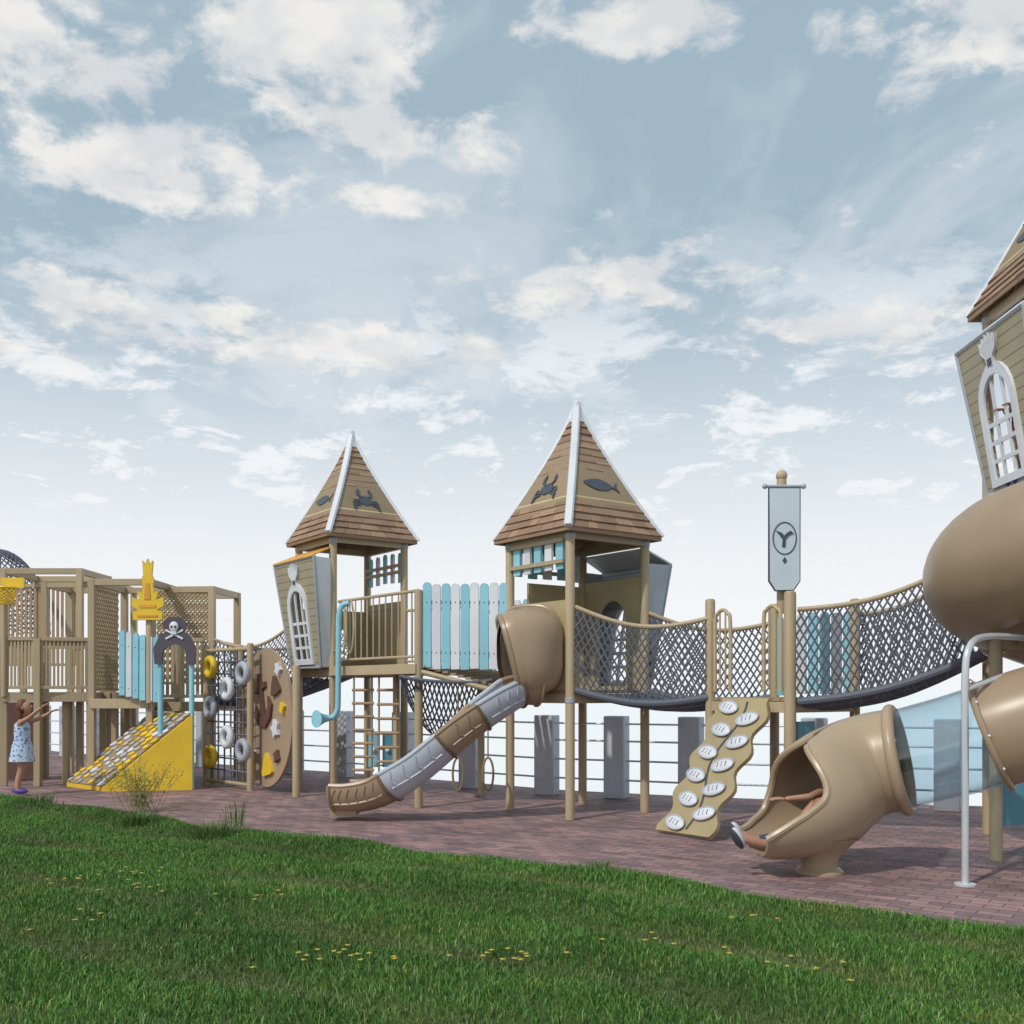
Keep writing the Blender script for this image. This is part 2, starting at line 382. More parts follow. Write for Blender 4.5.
# ============ tower 2
D2=1.5
t2=B('playground_tower',.004); t2.name_kind=2
F2,L2,R2,K2,C2=tower(t2,(.67,11.54),1.18,D2,3.36,5.02)
pickets(t2,'header',F2+v*.08,L2-v*.05,2.92,3.33,5,[blue,white],.13,zr=(3.0,3.25))
pickets(t2,'header',L2,K2,2.92,3.33,5,[white,blue],.13,zr=(3.0,3.25))
bay(t2,K2,R2,u,D2,3.05,out=.38,wid=.05,top=white,front=sidingw,side=grey)
ar=[(.59+.26*math.cos(q),.85+.28*math.sin(q)) for q in np.linspace(0,math.pi,12)]+[(.33,.05),(.85,.05)]
t2.plate('back_panel',olive,P3(K2,D2),-u,Z,[(0.04,0),(.9,0),(.9,1.35),(.04,1.35)],[[(.47+.22*math.cos(q),.75+.24*math.sin(q)) for q in np.linspace(0,math.pi,12)]+[(.25,.08),(.69,.08)]],t=.03)
t2.plate('side_panel',olive,P3(R2,D2),v,Z,[(0.06,0),(1.12,0),(1.12,1.4),(.06,1.4)],[ar],t=.03)
t2.plate('slide_panel',olive,P3(F2,D2),v,Z,[(0.05,-.1),(1.13,-.1),(1.13,1.05),(.05,1.05)],[[(.55+.36*math.cos(q),.5+.47*math.sin(q)) for q in np.linspace(0,2*math.pi,20)[:-1]]],t=.035)
t2.done()
# ============ slide
sl=B('playground_slide')
h0=(F2+v*.55)+Z*2.0
hood=cr([tuple(h0+u*.03)+(1,), tuple(h0-u*.15)+(1,), tuple(S(530,651,11.68))+(1.04,), tuple(S(517,654,11.63))+(1.04,),tuple(S(509,656,11.62))+(1.0,)],6)
pa=[V(h[:3]) for h in hood]
# hood section: squarer than an ellipse, with a domed top
def hprof(r0,r1,n=32):
    def P(a,r):
        s_,c_=math.sin(a),-math.cos(a); k=(abs(s_)**3+abs(c_)**3)**(-1/3)
        return (s_*k*r*.93,c_*k*r*1.16)
    A_=[-math.pi*.999+2*math.pi*.999*i/n for i in range(n+1)]
    return [P(a,r0) for a in A_]+[P(a,r1) for a in reversed(A_)]
sl.sweep('hood',plast,pa,[hprof(.42*h[3],.375*h[3]) for h in hood])
def hring(i,r,tr,nm):
    T=(pa[min(i+1,len(pa)-1)]-pa[i-1]).normalized(); sd=T.cross(Z).normalized(); U=sd.cross(T)
    sl.tube(nm,plast,[pa[i]+sd*x+U*y for x,y in hprof(r,r)[:32]],tr,8,True)
hring(len(pa)-1,.40,.04,'hood_lip'); hring(6,.43,.026,'hood_rib')
path=cr([tuple(S(536,697,11.66)),tuple(S(519,698,11.6)),tuple(S(499,709,11.5)),tuple(S(470,729,11.42)),tuple(S(440,754,11.4)),tuple(S(408,781,11.42)),tuple(S(380,798,11.5)),tuple(S(356,804,11.55)),tuple(S(340,804,11.6))],6)
path=[V(p)+Z*.19 for p in path]
cuts=[(0,8,plast),(8,17,gplast),(17,24,plast),(24,34,gplast),(34,48,plast)]
def sr(i): return 1+.10*max(0,(i-36)/12)
for a,c,mm in cuts:
    seg=path[a:c+1]
    sl.sweep('trough',mm,seg,[cprof(.285,.25,1.02*sr(i),1.0,math.radians(100)) for i in range(a,c+1)])
    for q in (seg[0],seg[-1]):
        i=path.index(q); T=(path[min(i+1,len(path)-1)]-path[max(i-1,0)]).normalized(); sd=T.cross(Z).normalized(); U=sd.cross(T)
        sl.tube('joint_ribs',mm,[q+sd*(math.sin(a2)*.298*sr(i))-U*(math.cos(a2)*.292) for a2 in np.linspace(-1.74,1.74,16)],.02,6)
for sg in(-1,1):
    rim=[];rim2=[]
    for i,q in enumerate(path):
        T=(path[min(i+1,len(path)-1)]-path[max(i-1,0)]).normalized(); sd=T.cross(Z).normalized(); U=sd.cross(T)
        a2=math.radians(100); rim.append(q+sd*(sg*math.sin(a2)*.275*sr(i))-U*(math.cos(a2)*.267))
        a2=.95; rim2.append(q+sd*(sg*math.sin(a2)*.292*sr(i))-U*(math.cos(a2)*.285))
    for a,c,mm in cuts:
        sl.tube('trough_rim',mm,rim[a:c+1],.03,8)
        if c-a>6 and a>0:
            sl.tube('side_relief',mm,rim2[a+1:c],.014,6)
            for i in range(a+2,c-1,2):
                q=path[i]; T=(path[i+1]-path[i-1]).normalized(); sd=T.cross(Z).normalized(); U=sd.cross(T)
                pts_=[q+sd*(sg*math.sin(a2)*.292*sr(i))-U*(math.cos(a2)*.286)+T*(.03*math.sin((a2-.95)*6)) for a2 in np.linspace(1.0,1.6,6)]
                sl.tube('side_relief',mm,pts_,.011,6)
sl.box('foot',plast,path[-3]-Z*.26,(.3,.3,.10))
sl.done()

# ============ platform 3
D3=1.42
A=V((2.22,11.2,0)); Bp=A-v*1.1; A2=A+u*1.1; B2=Bp+u*1.1
pf=B('wooden_platform',.004)
pf.post('posts',post,A,0,2.52,.055);pf.post('posts',post,Bp,0,2.52,.062);pf.post('posts',post,A2,0,2.52,.055);pf.post('posts',post,B2,0,2.5,.055)
for i in range(9):
    p=A-v*(1.1*(i+.5)/9); pf.beam('deck_boards',deckm,P3(p,D3-.02),P3(p+u*1.1,D3-.02),1.1/9-.008,.04)
for a,c in((A,Bp),(Bp,B2),(B2,A2),(A2,A)): pf.beam('deck_frame',post,P3(a,D3-.1),P3(c,D3-.1),.05,.11)
pickets(pf,'pickets',A2,B2,D3+.03,D3+.95,7,[blue,blue,white],.12,zr=(D3+.2,D3+.75))
for k in(0,1):
    c=A.lerp(Bp,.2 if k==0 else .82)-u*.04
    pts=[(-.11,0),(-.11,.75),(-.07,.86),(.0,.9),(.07,.86),(.11,.75),(.11,0)]
    pf.tube('grab_loops',post,[P3(c-v*x,D3+.06+y) for x,y in cr(pts,4)],.022,8)
    for x in (-.04,.04): pf.tube('grab_loops',post,[P3(c-v*x,D3+.1),P3(c-v*x,D3+.92)],.011,6)
railing(pf,A.lerp(Bp,.0),A.lerp(Bp,.1),D3,D3+.85,2)
pf.plate('lower_panel',blue2,P3(Bp-v*.0+u*.1,.45),u,Z,[(0,0),(.28,0),(.28,.72),(0,.72)],[[(.07,.1),(.21,.1),(.21,.3),(.07,.3)]],t=.03)
pf.tube('lower_rails',steel,[P3(Bp,.9),P3(B2,.9)],.015)
pf.done()
# banner
bn=B('banner_sign',.003)
c=V((2.82,10.36,0)); 
bn.post('pole',post,c+V((0,.1,0)),2.3,3.72,.05)
bn.ball('finial',post,P3(c+V((0,.1,0)),3.74),.06)
Ux=V((1,.0,0)); O=P3(c,0)
bn.tube('crossbar',grey,[P3(c-Ux*.19,3.61),P3(c+Ux*.19,3.61)],.016,8)
for sg in(-1,1): bn.ball('crossbar_ends',grey,P3(c+Ux*.2*sg,3.61),.028)
bo=[(-.165,.0),(-.165,-.97),(-.095,-1.07),(.095,-1.07),(.165,-.97),(.165,.0)]
bn.plate('banner_border',dark,P3(c,3.595),Ux,Z,bo,t=.02)
bi=[(-.153,-.012),(-.153,-.965),(-.09,-1.058),(.09,-1.058),(.153,-.965),(.153,-.012)]
bn.plate('banner_face',mat('banner_paint',(.53,.62,.70),.5,.05),P3(c,3.595),Ux,Z,bi,t=.03)
bn.torus('emblem_ring',dark,P3(c,3.07)+V((0,-.018,0)),Ux,Z,.12,.007,30,6,.165)
bird=[(-.085,.075),(-.05,.03),(-.02,-.01),(-.025,-.09),(.005,-.09),(.01,-.01),(.045,.03),(.09,.05),(.06,.075),(.025,.055),(-.005,.025),(-.03,.055)]
bn.plate('emblem_bird',dark,P3(c,3.07)+V((0,-.02,0)),Ux,Z,bird,t=.006)
bn.plate('emblem_mark',dark,P3(c,2.84)+V((0,-.02,0)),Ux,Z,[(-.02,0),(0,.03),(.02,0),(0,-.03)],t=.006)
bn.done()
# ============ net bridges
def netbridge(name,n0,n1,f0,f1,z0,z1,hh0,hh1,sag=.12,nu=26,nv=9,bot=.05,r=.009):
    b=B(name)
    for side,(p,q) in enumerate(((n0,n1),(f0,f1))):
        def sf(a,c,p=p,q=q):
            s_=math.sin(math.pi*a)*sag
            lo=lerp(z0,z1,a)-s_*.9; hi=lerp(z0+hh0,z1+hh1,a)-s_*1.3
            bow=(V(((n0-f0).x,(n0-f0).y,0)).normalized())*(.05*math.sin(math.pi*c))*(1 if side==0 else -1)
            return P3(V(p).lerp(V(q),a)+bow,lerp(lo,hi,c))
        b.net('side_net',rope,sf,nu,nv,r)
        b.tube('hand_rope',post,[sf(i/16,1) for i in range(17)],.026,8)
        b.tube('foot_rope',rope,[sf(i/16,0) for i in range(17)],.04,8)
    def fl(a,c):
        s_=math.sin(math.pi*a)*sag
        return P3((V(n0).lerp(V(n1),a)).lerp(V(f0).lerp(V(f1),a),c),lerp(z0,z1,a)-s_*.9-.06*math.sin(math.pi*c)-.02)
    b.net('floor_net',rope,fl,nu,10,.016)
    for k in (.15,.35,.5,.65,.85): b.tube('floor_ropes',rope,[fl(i/14,k) for i in range(15)],.03,6)
    for k in range(1,int(nu*.7)): b.tube('floor_ropes',rope,[fl(k/(nu*.7),j/6) for j in range(7)],.022,6)
    return b
netbridge('net_bridge',F2+V((.06,0,0)),A+V((-.03,-.02,0)),R2,A2,D2,D3,.96,.88,.12,20,7,r=.01).done()
FT=(4.95,9.22)
netbridge('net_bridge',Bp+V((.08,0,0)),V((4.6,9.55,0)),B2+V((0,.1,0)),V((4.95,10.7,0)),D3-.04,1.9,.95,1.0,.12,24,7,r=.01).done()
# ============ wavy climbing ramp
rp=B('climbing_ramp',.003)
top=(A+Bp)/2-u*.02; top=P3(top,D3-.02); bot=P3((A+Bp)/2-u*.98-v*.0,.03)
Wd=(top-bot); LL=Wd.length; Wd.normalize()
Uh=(-v); U=(Uh-Wd*Uh.dot(Wd)).normalized()
ol=[]
NN=30
for i in range(NN+1):
    t=i/NN; ol.append((.35+.05*math.sin(t*24),t*LL))
for i in range(NN,-1,-1):
    t=i/NN; ol.append((-.35-.05*math.sin(t*24+1),t*LL))
rp.plate('board',olive,bot,U,Wd,ol,t=.04)
Nn=U.cross(Wd).normalized(); sgn=1 if Nn.z>0 else -1
stem=[bot+U*(.07*math.sin(t*9))+Wd*(t*LL)+Nn*sgn*.025 for t in np.linspace(.03,.97,20)]
rp.tube('stem',dark,stem,.012,6)
for k in range(11):
    t=.06+k*.086; sg=1 if k%2 else -1
    c=bot+U*(sg*.15+.03*math.sin(k))+Wd*(t*LL)+Nn*sgn*.035
    ax=(U*.97+Wd*(.24*sg)).normalized(); ay=Nn.cross(ax).normalized()
    rp.ball('footholds',white,c,(.135,.075,.03),(ax,ay,Nn),18,8)
    rp.torus('foothold_rims',gplast,c+Nn*sgn*.012,ax,ay,.135,.010,20,5,.075)
    for j in(-1,0,1): rp.beam('foothold_slots',dark,c+ax*(j*.05)-ay*.03+Nn*sgn*.027,c+ax*(j*.05)+ay*.03+Nn*sgn*.027,.01,.006,Nn)
rp.done()

# ============ tower 3
D4=3.5
u3=V((1,0,0)); v3=V((0,1,0))
t3=B('playground_tower',.004); t3.name_kind=1
F3,L3,R3,K3,C3=tower(t3,FT,1.18,D4,5.42,7.08,u=u3,v=v3)
bay(t3,L3,F3,-u3,D4-.0,5.02,out=.27,side=white,wid=.1,base=.02,top=white)
railing(t3,R3,K3,D4,D4+.9,9); 
dk=[F3,R3,K3,L3]
t3.add('mid_deck',deckm,[P3(p,2.12) for p in dk]+[P3(p,2.02) for p in dk],[(0,1,2,3),(7,6,5,4),(0,4,5,1),(1,5,6,2),(2,6,7,3),(3,7,4,0)])
pickets(t3,'mid_panel',L3,F3,2.15,3.0,6,[blue,white],.14,zr=(2.3,2.8))
pickets(t3,'mid_panel',F3,R3,2.15,2.7,6,[blue,white],.14,zr=(2.25,2.6))
t3.done()
sp_=B('support_post'); q=G(996,860); sp_.post('post',post,q,0,1.95,.055); sp_.plate('panel',blue2,P3(q+V((.02,.03,0)),.3),V((1,.3,0)),Z,[(.05,0),(.35,0),(.35,.45),(.05,.45)],t=.03); sp_.beam('beam',post,P3(q,1.9),P3(q+V((1.4,.5,0)),1.9),.05,.08); sp_.done()

# ============ tube slide
ts=B('tube_slide')
pts=[(5.6,9.3,4.0),(5.62,8.7,3.8),(5.35,8.0,3.3),(4.62,7.85,2.82),(4.15,8.25,2.62),(4.18,8.85,2.45),(4.6,9.15,2.25),(5.2,9.0,1.98),(5.4,8.3,1.75),(5.0,7.84,1.54),(4.45,7.76,1.37),(4.03,7.88,1.23),(3.62,8.10,1.06),(3.22,8.32,.92)]
rad=[.43,.43,.45,.50,.53,.50,.45]+[.43]*7
K=6; pr=cr([p+(r,) for p,r in zip(pts,rad)],K); pp=[V(p[:3]) for p in pr]; RR=[p[3] for p in pr]
def full(i0,i1,part,m,dr=0,t=.03): ts.sweep(part,m,pp[i0:i1],[cprof(RR[i]+dr,RR[i]+dr-t,n=36) for i in range(i0,i1)])
full(0,3*K+1,'tube_upper',plast); full(3*K,6*K+1,'tube_elbow',plast,.004); full(6*K,9*K+1,'tube_mid',plast); full(9*K,11*K+4,'tube_lower',plast)
full(11*K+3,13*K+1,'clear_section',clear,-.02,.012)
def flange(i,m,r=.026):
    T=(pp[min(i+1,len(pp)-1)]-pp[i-1]).normalized(); sd=T.cross(Z).normalized(); U=sd.cross(T); ts.torus('flanges',m,pp[i],sd,U,RR[i]+.02,r,36,8)
    for k in range(10):
        a=k*math.pi/5; ts.ball('flange_bolts',steel,pp[i]+sd*(math.cos(a)*(RR[i]+.03))+U*(math.sin(a)*(RR[i]+.03))-T*.02,.014,None,8,6)
for i in(3*K,6*K,8*K,9*K,11*K+3): flange(i,plast)
# (x,y,z, far-side wrap, near-side wrap, width, height)
ex_=cr([(3.22,8.32,.92,.999,.999,1,1),(3.06,8.40,.885,.999,.999,1,1),(2.90,8.42,.83,.999,.999,1.0,1.02),(2.72,8.36,.74,.985,.985,1.0,1.08),(2.56,8.26,.64,.93,.96,.98,1.12),(2.42,8.19,.55,.66,.66,.93,1.0),(2.26,8.13,.48,.54,.57,.87,.84),(2.08,8.09,.42,.48,.51,.78,.70),(1.94,8.07,.39,.42,.42,.70,.55)],6)
ep=[V(x[:3]) for x in ex_]
ts.sweep('exit_bowl',plast2,ep,[cprof(.43,.395,x[5],x[6],math.pi*min(x[3],.999),n=36,near=math.pi*min(x[4],.999)) for x in ex_])
T=(ep[1]-ep[0]).normalized(); sd=T.cross(Z).normalized(); U=sd.cross(T); ts.torus('exit_flange',plast2,ep[0],sd,U,.42,.05,40,10)
for sgn_ in(-1,1):
    rim=[]
    for i,x in enumerate(ex_):
        w_=x[3] if sgn_>0 else x[4]
        if w_>.98: continue
        T=(ep[min(i+1,len(ep)-1)]-ep[i-1]).normalized(); sd=T.cross(Z).normalized(); U=sd.cross(T); a2=sgn_*math.pi*w_
        rim.append(ep[i]+sd*(math.sin(a2)*.412*x[5])-U*(math.cos(a2)*.412*x[6]))
    ts.tube('exit_rim',plast2,rim,.03,8)
bx,by=2.52,8.2
ts.tube('base_foot',plast2,[V((bx,by,z)) for z in(0,.02,.06,.12,.2,.3)],[.19,.19,.15,.15,.21,.31],28)
hp=cr([(3.50,8.1,0),(3.50,8.1,.9),(3.50,8.1,1.6),(3.55,8.12,1.83),(3.75,8.25,1.92),(4.2,8.5,1.94),(4.8,9.0,1.95)],6)
hp=[(x[0]-.02,x[1]-.42*(1-min(1,max(0,(x[0]-3.5)/1.3))),x[2]) for x in hp]
ts.tube('steel_hoop',steel,[V(x) for x in hp],.027,10)
ts.tube('steel_base',steel,[V((hp[0][0],hp[0][1],0)),V((hp[0][0],hp[0][1],.015))],.08,16)
ts.tube('steel_brace',steel,[V((hp[0][0],hp[0][1],1.5)),V((3.9,7.9,1.62))],.02,8)
ts.done()

# ============ left complex
lc=B('play_fort',.004)
DL=1.46
def fb(x,d): return V(((x-512)/1000*d,d,0))
def rectframe(a,c,z0,z1,dep,slats=0,hp=()):
    a=V(a);c=V(c);T=(c-a).normalized(); Nn=V((-T.y,T.x,0))
    for p in(a,c,a+Nn*dep,c+Nn*dep): lc.box('frame_posts',post,P3(p,z1/2),(.1,.1,z1),(T,Nn,Z))
    for zz in(z1-.05,):
        for p,q in((a,c),(c,c+Nn*dep),(c+Nn*dep,a+Nn*dep),(a+Nn*dep,a)): 
            dd=(q-p).normalized(); lc.beam('frame_beams',post,P3(p+dd*.05,zz),P3(q-dd*.05,zz),.085,.1)
    dkk=[a,c,c+Nn*dep,a+Nn*dep]
    lc.add('deck',deckm,[P3(p,z0) for p in dkk]+[P3(p,z0-.13) for p in dkk],[(0,1,2,3),(7,6,5,4),(0,4,5,1),(1,5,6,2),(2,6,7,3),(3,7,4,0)])
    lc.beam('deck_beam',post,P3(a-Nn*.06,z0-.07),P3(c-Nn*.06,z0-.07),.04,.15)
    return a,c,Nn
a,c,Nn=rectframe(fb(4,15.6),fb(90,15.9),DL,2.3,1.3)
rectframe(fb(4,17.1),fb(80,17.1),DL,3.58,1.2)
def slats(p,q,z0,z1,n,m=post,w=.05,t=.02):
    for i in range(n):
        x=V(p).lerp(V(q),(i+.5)/n); T=(V(q)-V(p)).normalized(); lc.box('slats',m,P3(x,(z0+z1)/2),(w,t,z1-z0),(T,V((-T.y,T.x,0)),Z))
    lc.beam('slat_rail',post,P3(p,z1),P3(q,z1),.05,.06); lc.beam('slat_rail',post,P3(p,z0),P3(q,z0),.05,.05)
slats(fb(6,15.55),fb(38,15.6),DL+.08,2.3,9,w=.035); slats(fb(40,15.6),fb(88,15.85),DL+.08,2.3,12,w=.035)
lc.box('frame_posts',post,P3(fb(38,15.6),1.15),(.1,.1,2.3))
slats(fb(6,18.2),fb(78,18.2),DL+.5,3.4,16,wood)
a,c,Nn=rectframe(fb(92,15.5),fb(150,15.5),1.36,3.22,1.3)
rectframe(fb(45,17.2),fb(112,17.2),DL,3.36,1.0)
rectframe(fb(152,16.3),fb(212,16.2),1.3,3.18,1.1)
slats(fb(94,16.8),fb(118,16.8),1.5,3.15,6,wood,.06)
def latt(p,q,z0,z1):
    lc.net('lattice_net',post,lambda s_,t_: P3(V(p).lerp(V(q),s_),lerp(z0,z1,t_)),12,12,.016)
latt(fb(157,16.25),fb(208,16.2),2.3,3.12); latt(fb(92,15.52),fb(118,16.6),1.5,3.1)
latt(fb(157,17.3),fb(208,17.3),1.6,3.12)
pickets(lc,'pickets',fb(119,15.4),fb(160,15.2),1.42,2.42,6,[blue,white,blue],.10,zr=(1.55,2.2),zc=-.12)
slats(fb(160,15.9),fb(205,16.0),1.4,2.3,9)
for x,d in((66,16.0),(115,15.9),(128,16.6),(22,16.8)): lc.box('frame_posts',post,P3(fb(x,d),.68),(.09,.09,1.36))
lc.box('lower_wall',brownd,P3(fb(18,16.5),.66),(.55,.04,1.28))
lc.done()
b=B('climbing_net_dome')
cc=fb(-2,21); 
def dm(a_,c_):
    th=a_*2*math.pi; ph=c_*math.pi/2*.95
    return V((cc.x+1.0*math.cos(th)*math.cos(ph),cc.y+1.0*math.sin(th)*math.cos(ph),2.7+math.sin(ph)*1.75))
b.net('net',rope,dm,28,12,.014)
b.post('mast',post,cc,0,4.4,.06)
for k in range(6): b.tube('legs',steel,[dm(k/6,0),P3(dm(k/6,0),0)],.03)
b.done()
b=B('basketball_hoop')
c=S(6,588,15.3); b.torus('rim',yellow,c,V((1,0,0)),V((0,1,0)),.15,.018,24,8)
b.net('net_basket',yellow,lambda s_,t_: c+V((math.cos(s_*6.283)*(.15-.05*t_),math.sin(s_*6.283)*(.15-.05*t_),-.25*t_)),12,5,.008)
b.box('backboard',yellow,c+V((0,.2,.1)),(.36,.03,.16)); b.post('pole',post,fb(4,15.52),1.4,3.15,.04); b.done()
b=B('crest_sign',.003)
c=S(148,620,15.2); s_=.0155
cr0=[(-14,0),(14,0),(15,8),(9,10),(16,14),(15,22),(8,20),(10,28),(6,27),(5,34),(6,40),(4,44),(5,58),(2,54),(0,60),(-3,54),(-5,58),(-4,44),(-6,40),(-5,34),(-6,27),(-10,28),(-8,20),(-15,22),(-16,14),(-9,10),(-15,8)]
b.plate('crest',yellow,c,V((1,0,0)),Z,[(x*s_,y*s_) for x,y in cr0],t=.05)
b.plate('crest_detail',orange,c+V((0,-.03,0)),V((1,0,0)),Z,[(x*s_,y*s_) for x,y in((-8,12),(8,12),(8,15),(-8,15))],t=.01)
b.plate('crest_detail',orange,c+V((0,-.03,0)),V((1,0,0)),Z,[(x*s_,y*s_) for x,y in((-10,3),(10,3),(10,5),(-10,5))],t=.01)
b.plate('crest_detail',orange,c+V((0,-.03,0)),V((1,0,0)),Z,[(x*s_,y*s_) for x,y in((-3,20),(3,20),(2,36),(-2,36))],t=.01)
b.post('pole',post,c+V((0,.07,0)),1.3,3.2,.05); b.done()
b=B('pirate_arch_sign',.003)
c=S(175,664,15.0); q_=.015
ou=[(-20,0),(-21,16),(-15,28),(-9,32),(-12,40),(-5,47),(5,47),(12,40),(9,32),(15,28),(21,16),(20,0),(13,0),(12,12),(7,18),(0,20),(-7,18),(-12,12),(-13,0)]
b.plate('arch',purple,c,V((1,0,0)),Z,[(x*q_,y*q_) for x,y in ou],t=.05)
b.ball('skull',white,c+V((0,-.05,37*q_)),(.07,.03,.08)); b.box('skull_jaw',white,c+V((0,-.05,31*q_)),(.07,.03,.05))
for sg in(-1,1):
    b.ball('skull_eyes',dark,c+V((sg*.027,-.08,37*q_)),(.018,.01,.02))
    b.beam('crossbones',white,c+V((-.13*sg,-.035,25*q_)),c+V((.13*sg,-.035+sg*.004,34*q_)),.012,.03)
    b.post('posts',blue,c+V((sg*17*q_-.02*sg,.05,0)),0,S(0,655,15).z,.04)
b.done()
b=B('yellow_climbing_ramp',.004)
P0=V((-6.05,14.8,0));P1=V((-4.79,15.0,0));W2=V((-.88,.76,0));zt=1.14
tp=[P0,P1,P3(P1,zt)]
b.add('ramp_body',yellow,[p for p in tp]+[p+W2 for p in tp]+[P0+Z*.06,P0+W2+Z*.06],[(0,1,2,6),(3,7,5,4),(1,4,5,2),(0,6,7,3),(6,2,5,7)])
sl_=(P3(P1,zt)-P0-Z*.06); O=P0+Z*.06; LL=sl_.length; Wd=W2.normalized(); Ud=sl_.normalized(); ww=W2.length
b.plate('ramp_surface',panelt,O,Ud,Wd,[(0.01,.03),(LL-.01,.03),(LL-.01,ww-.03),(.01,ww-.03)],t=.02,off=.012)
rc=[mat('stone_a',(.40,.39,.40),.7,.2),mat('stone_b',(.46,.40,.28),.7,.2),yellow,white]
for i in range(14):
    for j in range(7):
        if random.random()<.9:
            cx=(i+.5)*LL/14+random.uniform(-.02,.02)+(j%2)*.04; cy=(j+.5)*ww/7+random.uniform(-.015,.015); r0=random.uniform(.045,.07)
            b.plate('stones',random.choice((rc[0],rc[2],rc[1],rc[2],rc[3])),O,Ud,Wd,[(min(LL-.02,cx+r0*.95*math.cos(q)*random.uniform(.85,1.1)),cy+r0*math.sin(q)*random.uniform(.85,1.1)) for q in np.linspace(0,6.283,9)[:-1]],t=.02,off=.028+random.uniform(0,.004))
b.done()
b=B('climbing_net_panel')
N0=V((-3.9,14.9,0));N1=V((-4.86,15.9,0)); T=(N1-N0).normalized(); LN=(N1-N0).length
for p in(N0,N1): b.post('posts',post,p,0,2.2,.05)
b.tube('frame',post,[P3(N0,2.12),P3(N1,2.12)],.03); b.tube('frame',post,[P3(N0,.08),P3(N1,.08)],.03)
b.net('net',rope,lambda s_,t_: P3(N0.lerp(N1,s_),lerp(.08,2.12,t_)),7,11,.014,False)
for f,z,mm in((.84,1.86,yellow),(.84,1.22,grey),(.84,.46,yellow),(.45,1.52,white),(.45,.78,white),(.1,1.75,grey),(.1,.6,grey)):
    c=P3(N0.lerp(N1,f),z)+V((-.03,-.05,0)); b.torus('donuts',mm,c,T,Z,.13,.055,24,10)
b.done()
b=B('climbing_disc_panel',.003)
q0=V((-3.06,14.08,0)); c=q0+v*1.03; c.z=1.09; 
b.post('posts',post,q0+V((.03,-.03,0)),0,D1,.055)
b.post('posts',post,q0+v*2.08,0,2.2,.05)
b.plate('disc',panelt,c,-v,Z,[(1.0*math.cos(q),1.03*math.sin(q)) for q in np.linspace(0,6.283,49)[:-1]],t=.04)
nn=(-v).cross(Z).normalized()
sgn_=1 if nn.dot(-c)>0 else -1; nn=nn*sgn_
def shp(cx,cy,r,m,k=5,seed=0):
    r=r*.8
    pts=[]
    for i in range(2*k): 
        rr=r*(1 if i%2 else .6); pts.append((cx+rr*math.cos(i*math.pi/k+seed),cy+rr*math.sin(i*math.pi/k+seed)))
    b.plate('climbing_holds',m,c+nn*.04,-v,Z,blob(pts,3),t=.05)
def anchor(cx,cy,s,m,rot):
    o=[(-.06,.5),(.06,.5),(.06,.3),(.25,.3),(.25,.2),(.06,.2),(.06,-.3),(.25,-.2),(.3,.0),(.42,-.2),(.3,-.4),(0,-.52),(-.3,-.4),(-.42,-.2),(-.3,0),(-.25,-.2),(-.06,-.3),(-.06,.2),(-.25,.2),(-.25,.3),(-.06,.3)]
    cr2,sr2=math.cos(rot),math.sin(rot)
    b.plate('climbing_holds',m,c+nn*.035,-v,Z,[(cx+s*(x*cr2-y*sr2),cy+s*(x*sr2+y*cr2)) for x,y in o],t=.05)
anchor(-.05,.25,.8,brownd,.3); shp(.45,.45,.22,brownd,3,5); shp(-.6,-.1,.15,brownd,4,6)
shp(.55,.72,.14,white,5,3);shp(-.5,.6,.13,white,4,4);shp(.45,-.15,.18,white,5,5);shp(.15,-.72,.26,yellow,3,7);shp(.7,.15,.12,yellow,4,9);shp(-.45,-.5,.15,white,5,8);shp(.5,-.55,.13,brownd,4,2)
b.done(); random.seed(11)
nb=netbridge('net_bridge',L1+V((0,0,0)),fb(215,16.1),K1+V((-.2,0,0)),fb(225,17.2),D1-.1,1.36,.85,.95,.2,22,8); nb.done()

# ============ fence
fn=B('waterfront_fence',.015)
FL=[V((-22,33,0)),V((-14,26.2,0)),V((-9,21.6,0)),V((-2.9,17.2,0)),V((.5,14.35,0)),V((2.4,13.4,0)),V((5.4,12.4,0)),V((11,11,0)),V((20,9.5,0))]
for a,c in zip(FL[:-1],FL[1:]):
    T=(c-a).normalized(); L=(c-a).length; k=max(1,round(L/1.36))
    for i in range(k):
        p=a+T*(L*i/k); ax=(V((.88,-.47,0)),V((.47,.88,0)),Z)
        fn.box('posts',concr,P3(p,.57),(.30,.24,1.14),ax)
    for z in(.25,.52,.79,1.03): fn.tube('rails',steel,[P3(a,z),P3(c,z)],.014,8)
fn.done()

# ============ ground: plaza, lawn, water
def sheet(name,pts,faces,m):
    me=bpy.data.meshes.new(name); me.from_pydata([tuple(p) for p in pts],[],faces); me.materials.append(m); me.shade_smooth()
    o=bpy.data.objects.new(name,me); sc.collection.objects.link(o); return o
pv=bpy.data.materials.new('brick_paving'); pv.use_nodes=True
nt=pv.node_tree;n=nt.nodes;l=nt.links;bs=n['Principled BSDF']
tc=n.new('ShaderNodeTexCoord');mp=n.new('ShaderNodeMapping');mp.inputs['Rotation'].default_value=(0,0,math.radians(36));l.new(tc.outputs['Object'],mp.inputs[0])
bt=n.new('ShaderNodeTexBrick');bt.inputs['Scale'].default_value=1;bt.inputs['Brick Width'].default_value=.22;bt.inputs['Row Height'].default_value=.11;bt.inputs['Mortar Size'].default_value=.006;bt.inputs['Mortar Smooth'].default_value=.2
bt.inputs['Color1'].default_value=(.36,.21,.20,1);bt.inputs['Color2'].default_value=(.165,.115,.13,1);bt.inputs['Mortar'].default_value=(.09,.075,.075,1);bt.inputs['Bias'].default_value=-.1
l.new(mp.outputs[0],bt.inputs['Vector'])
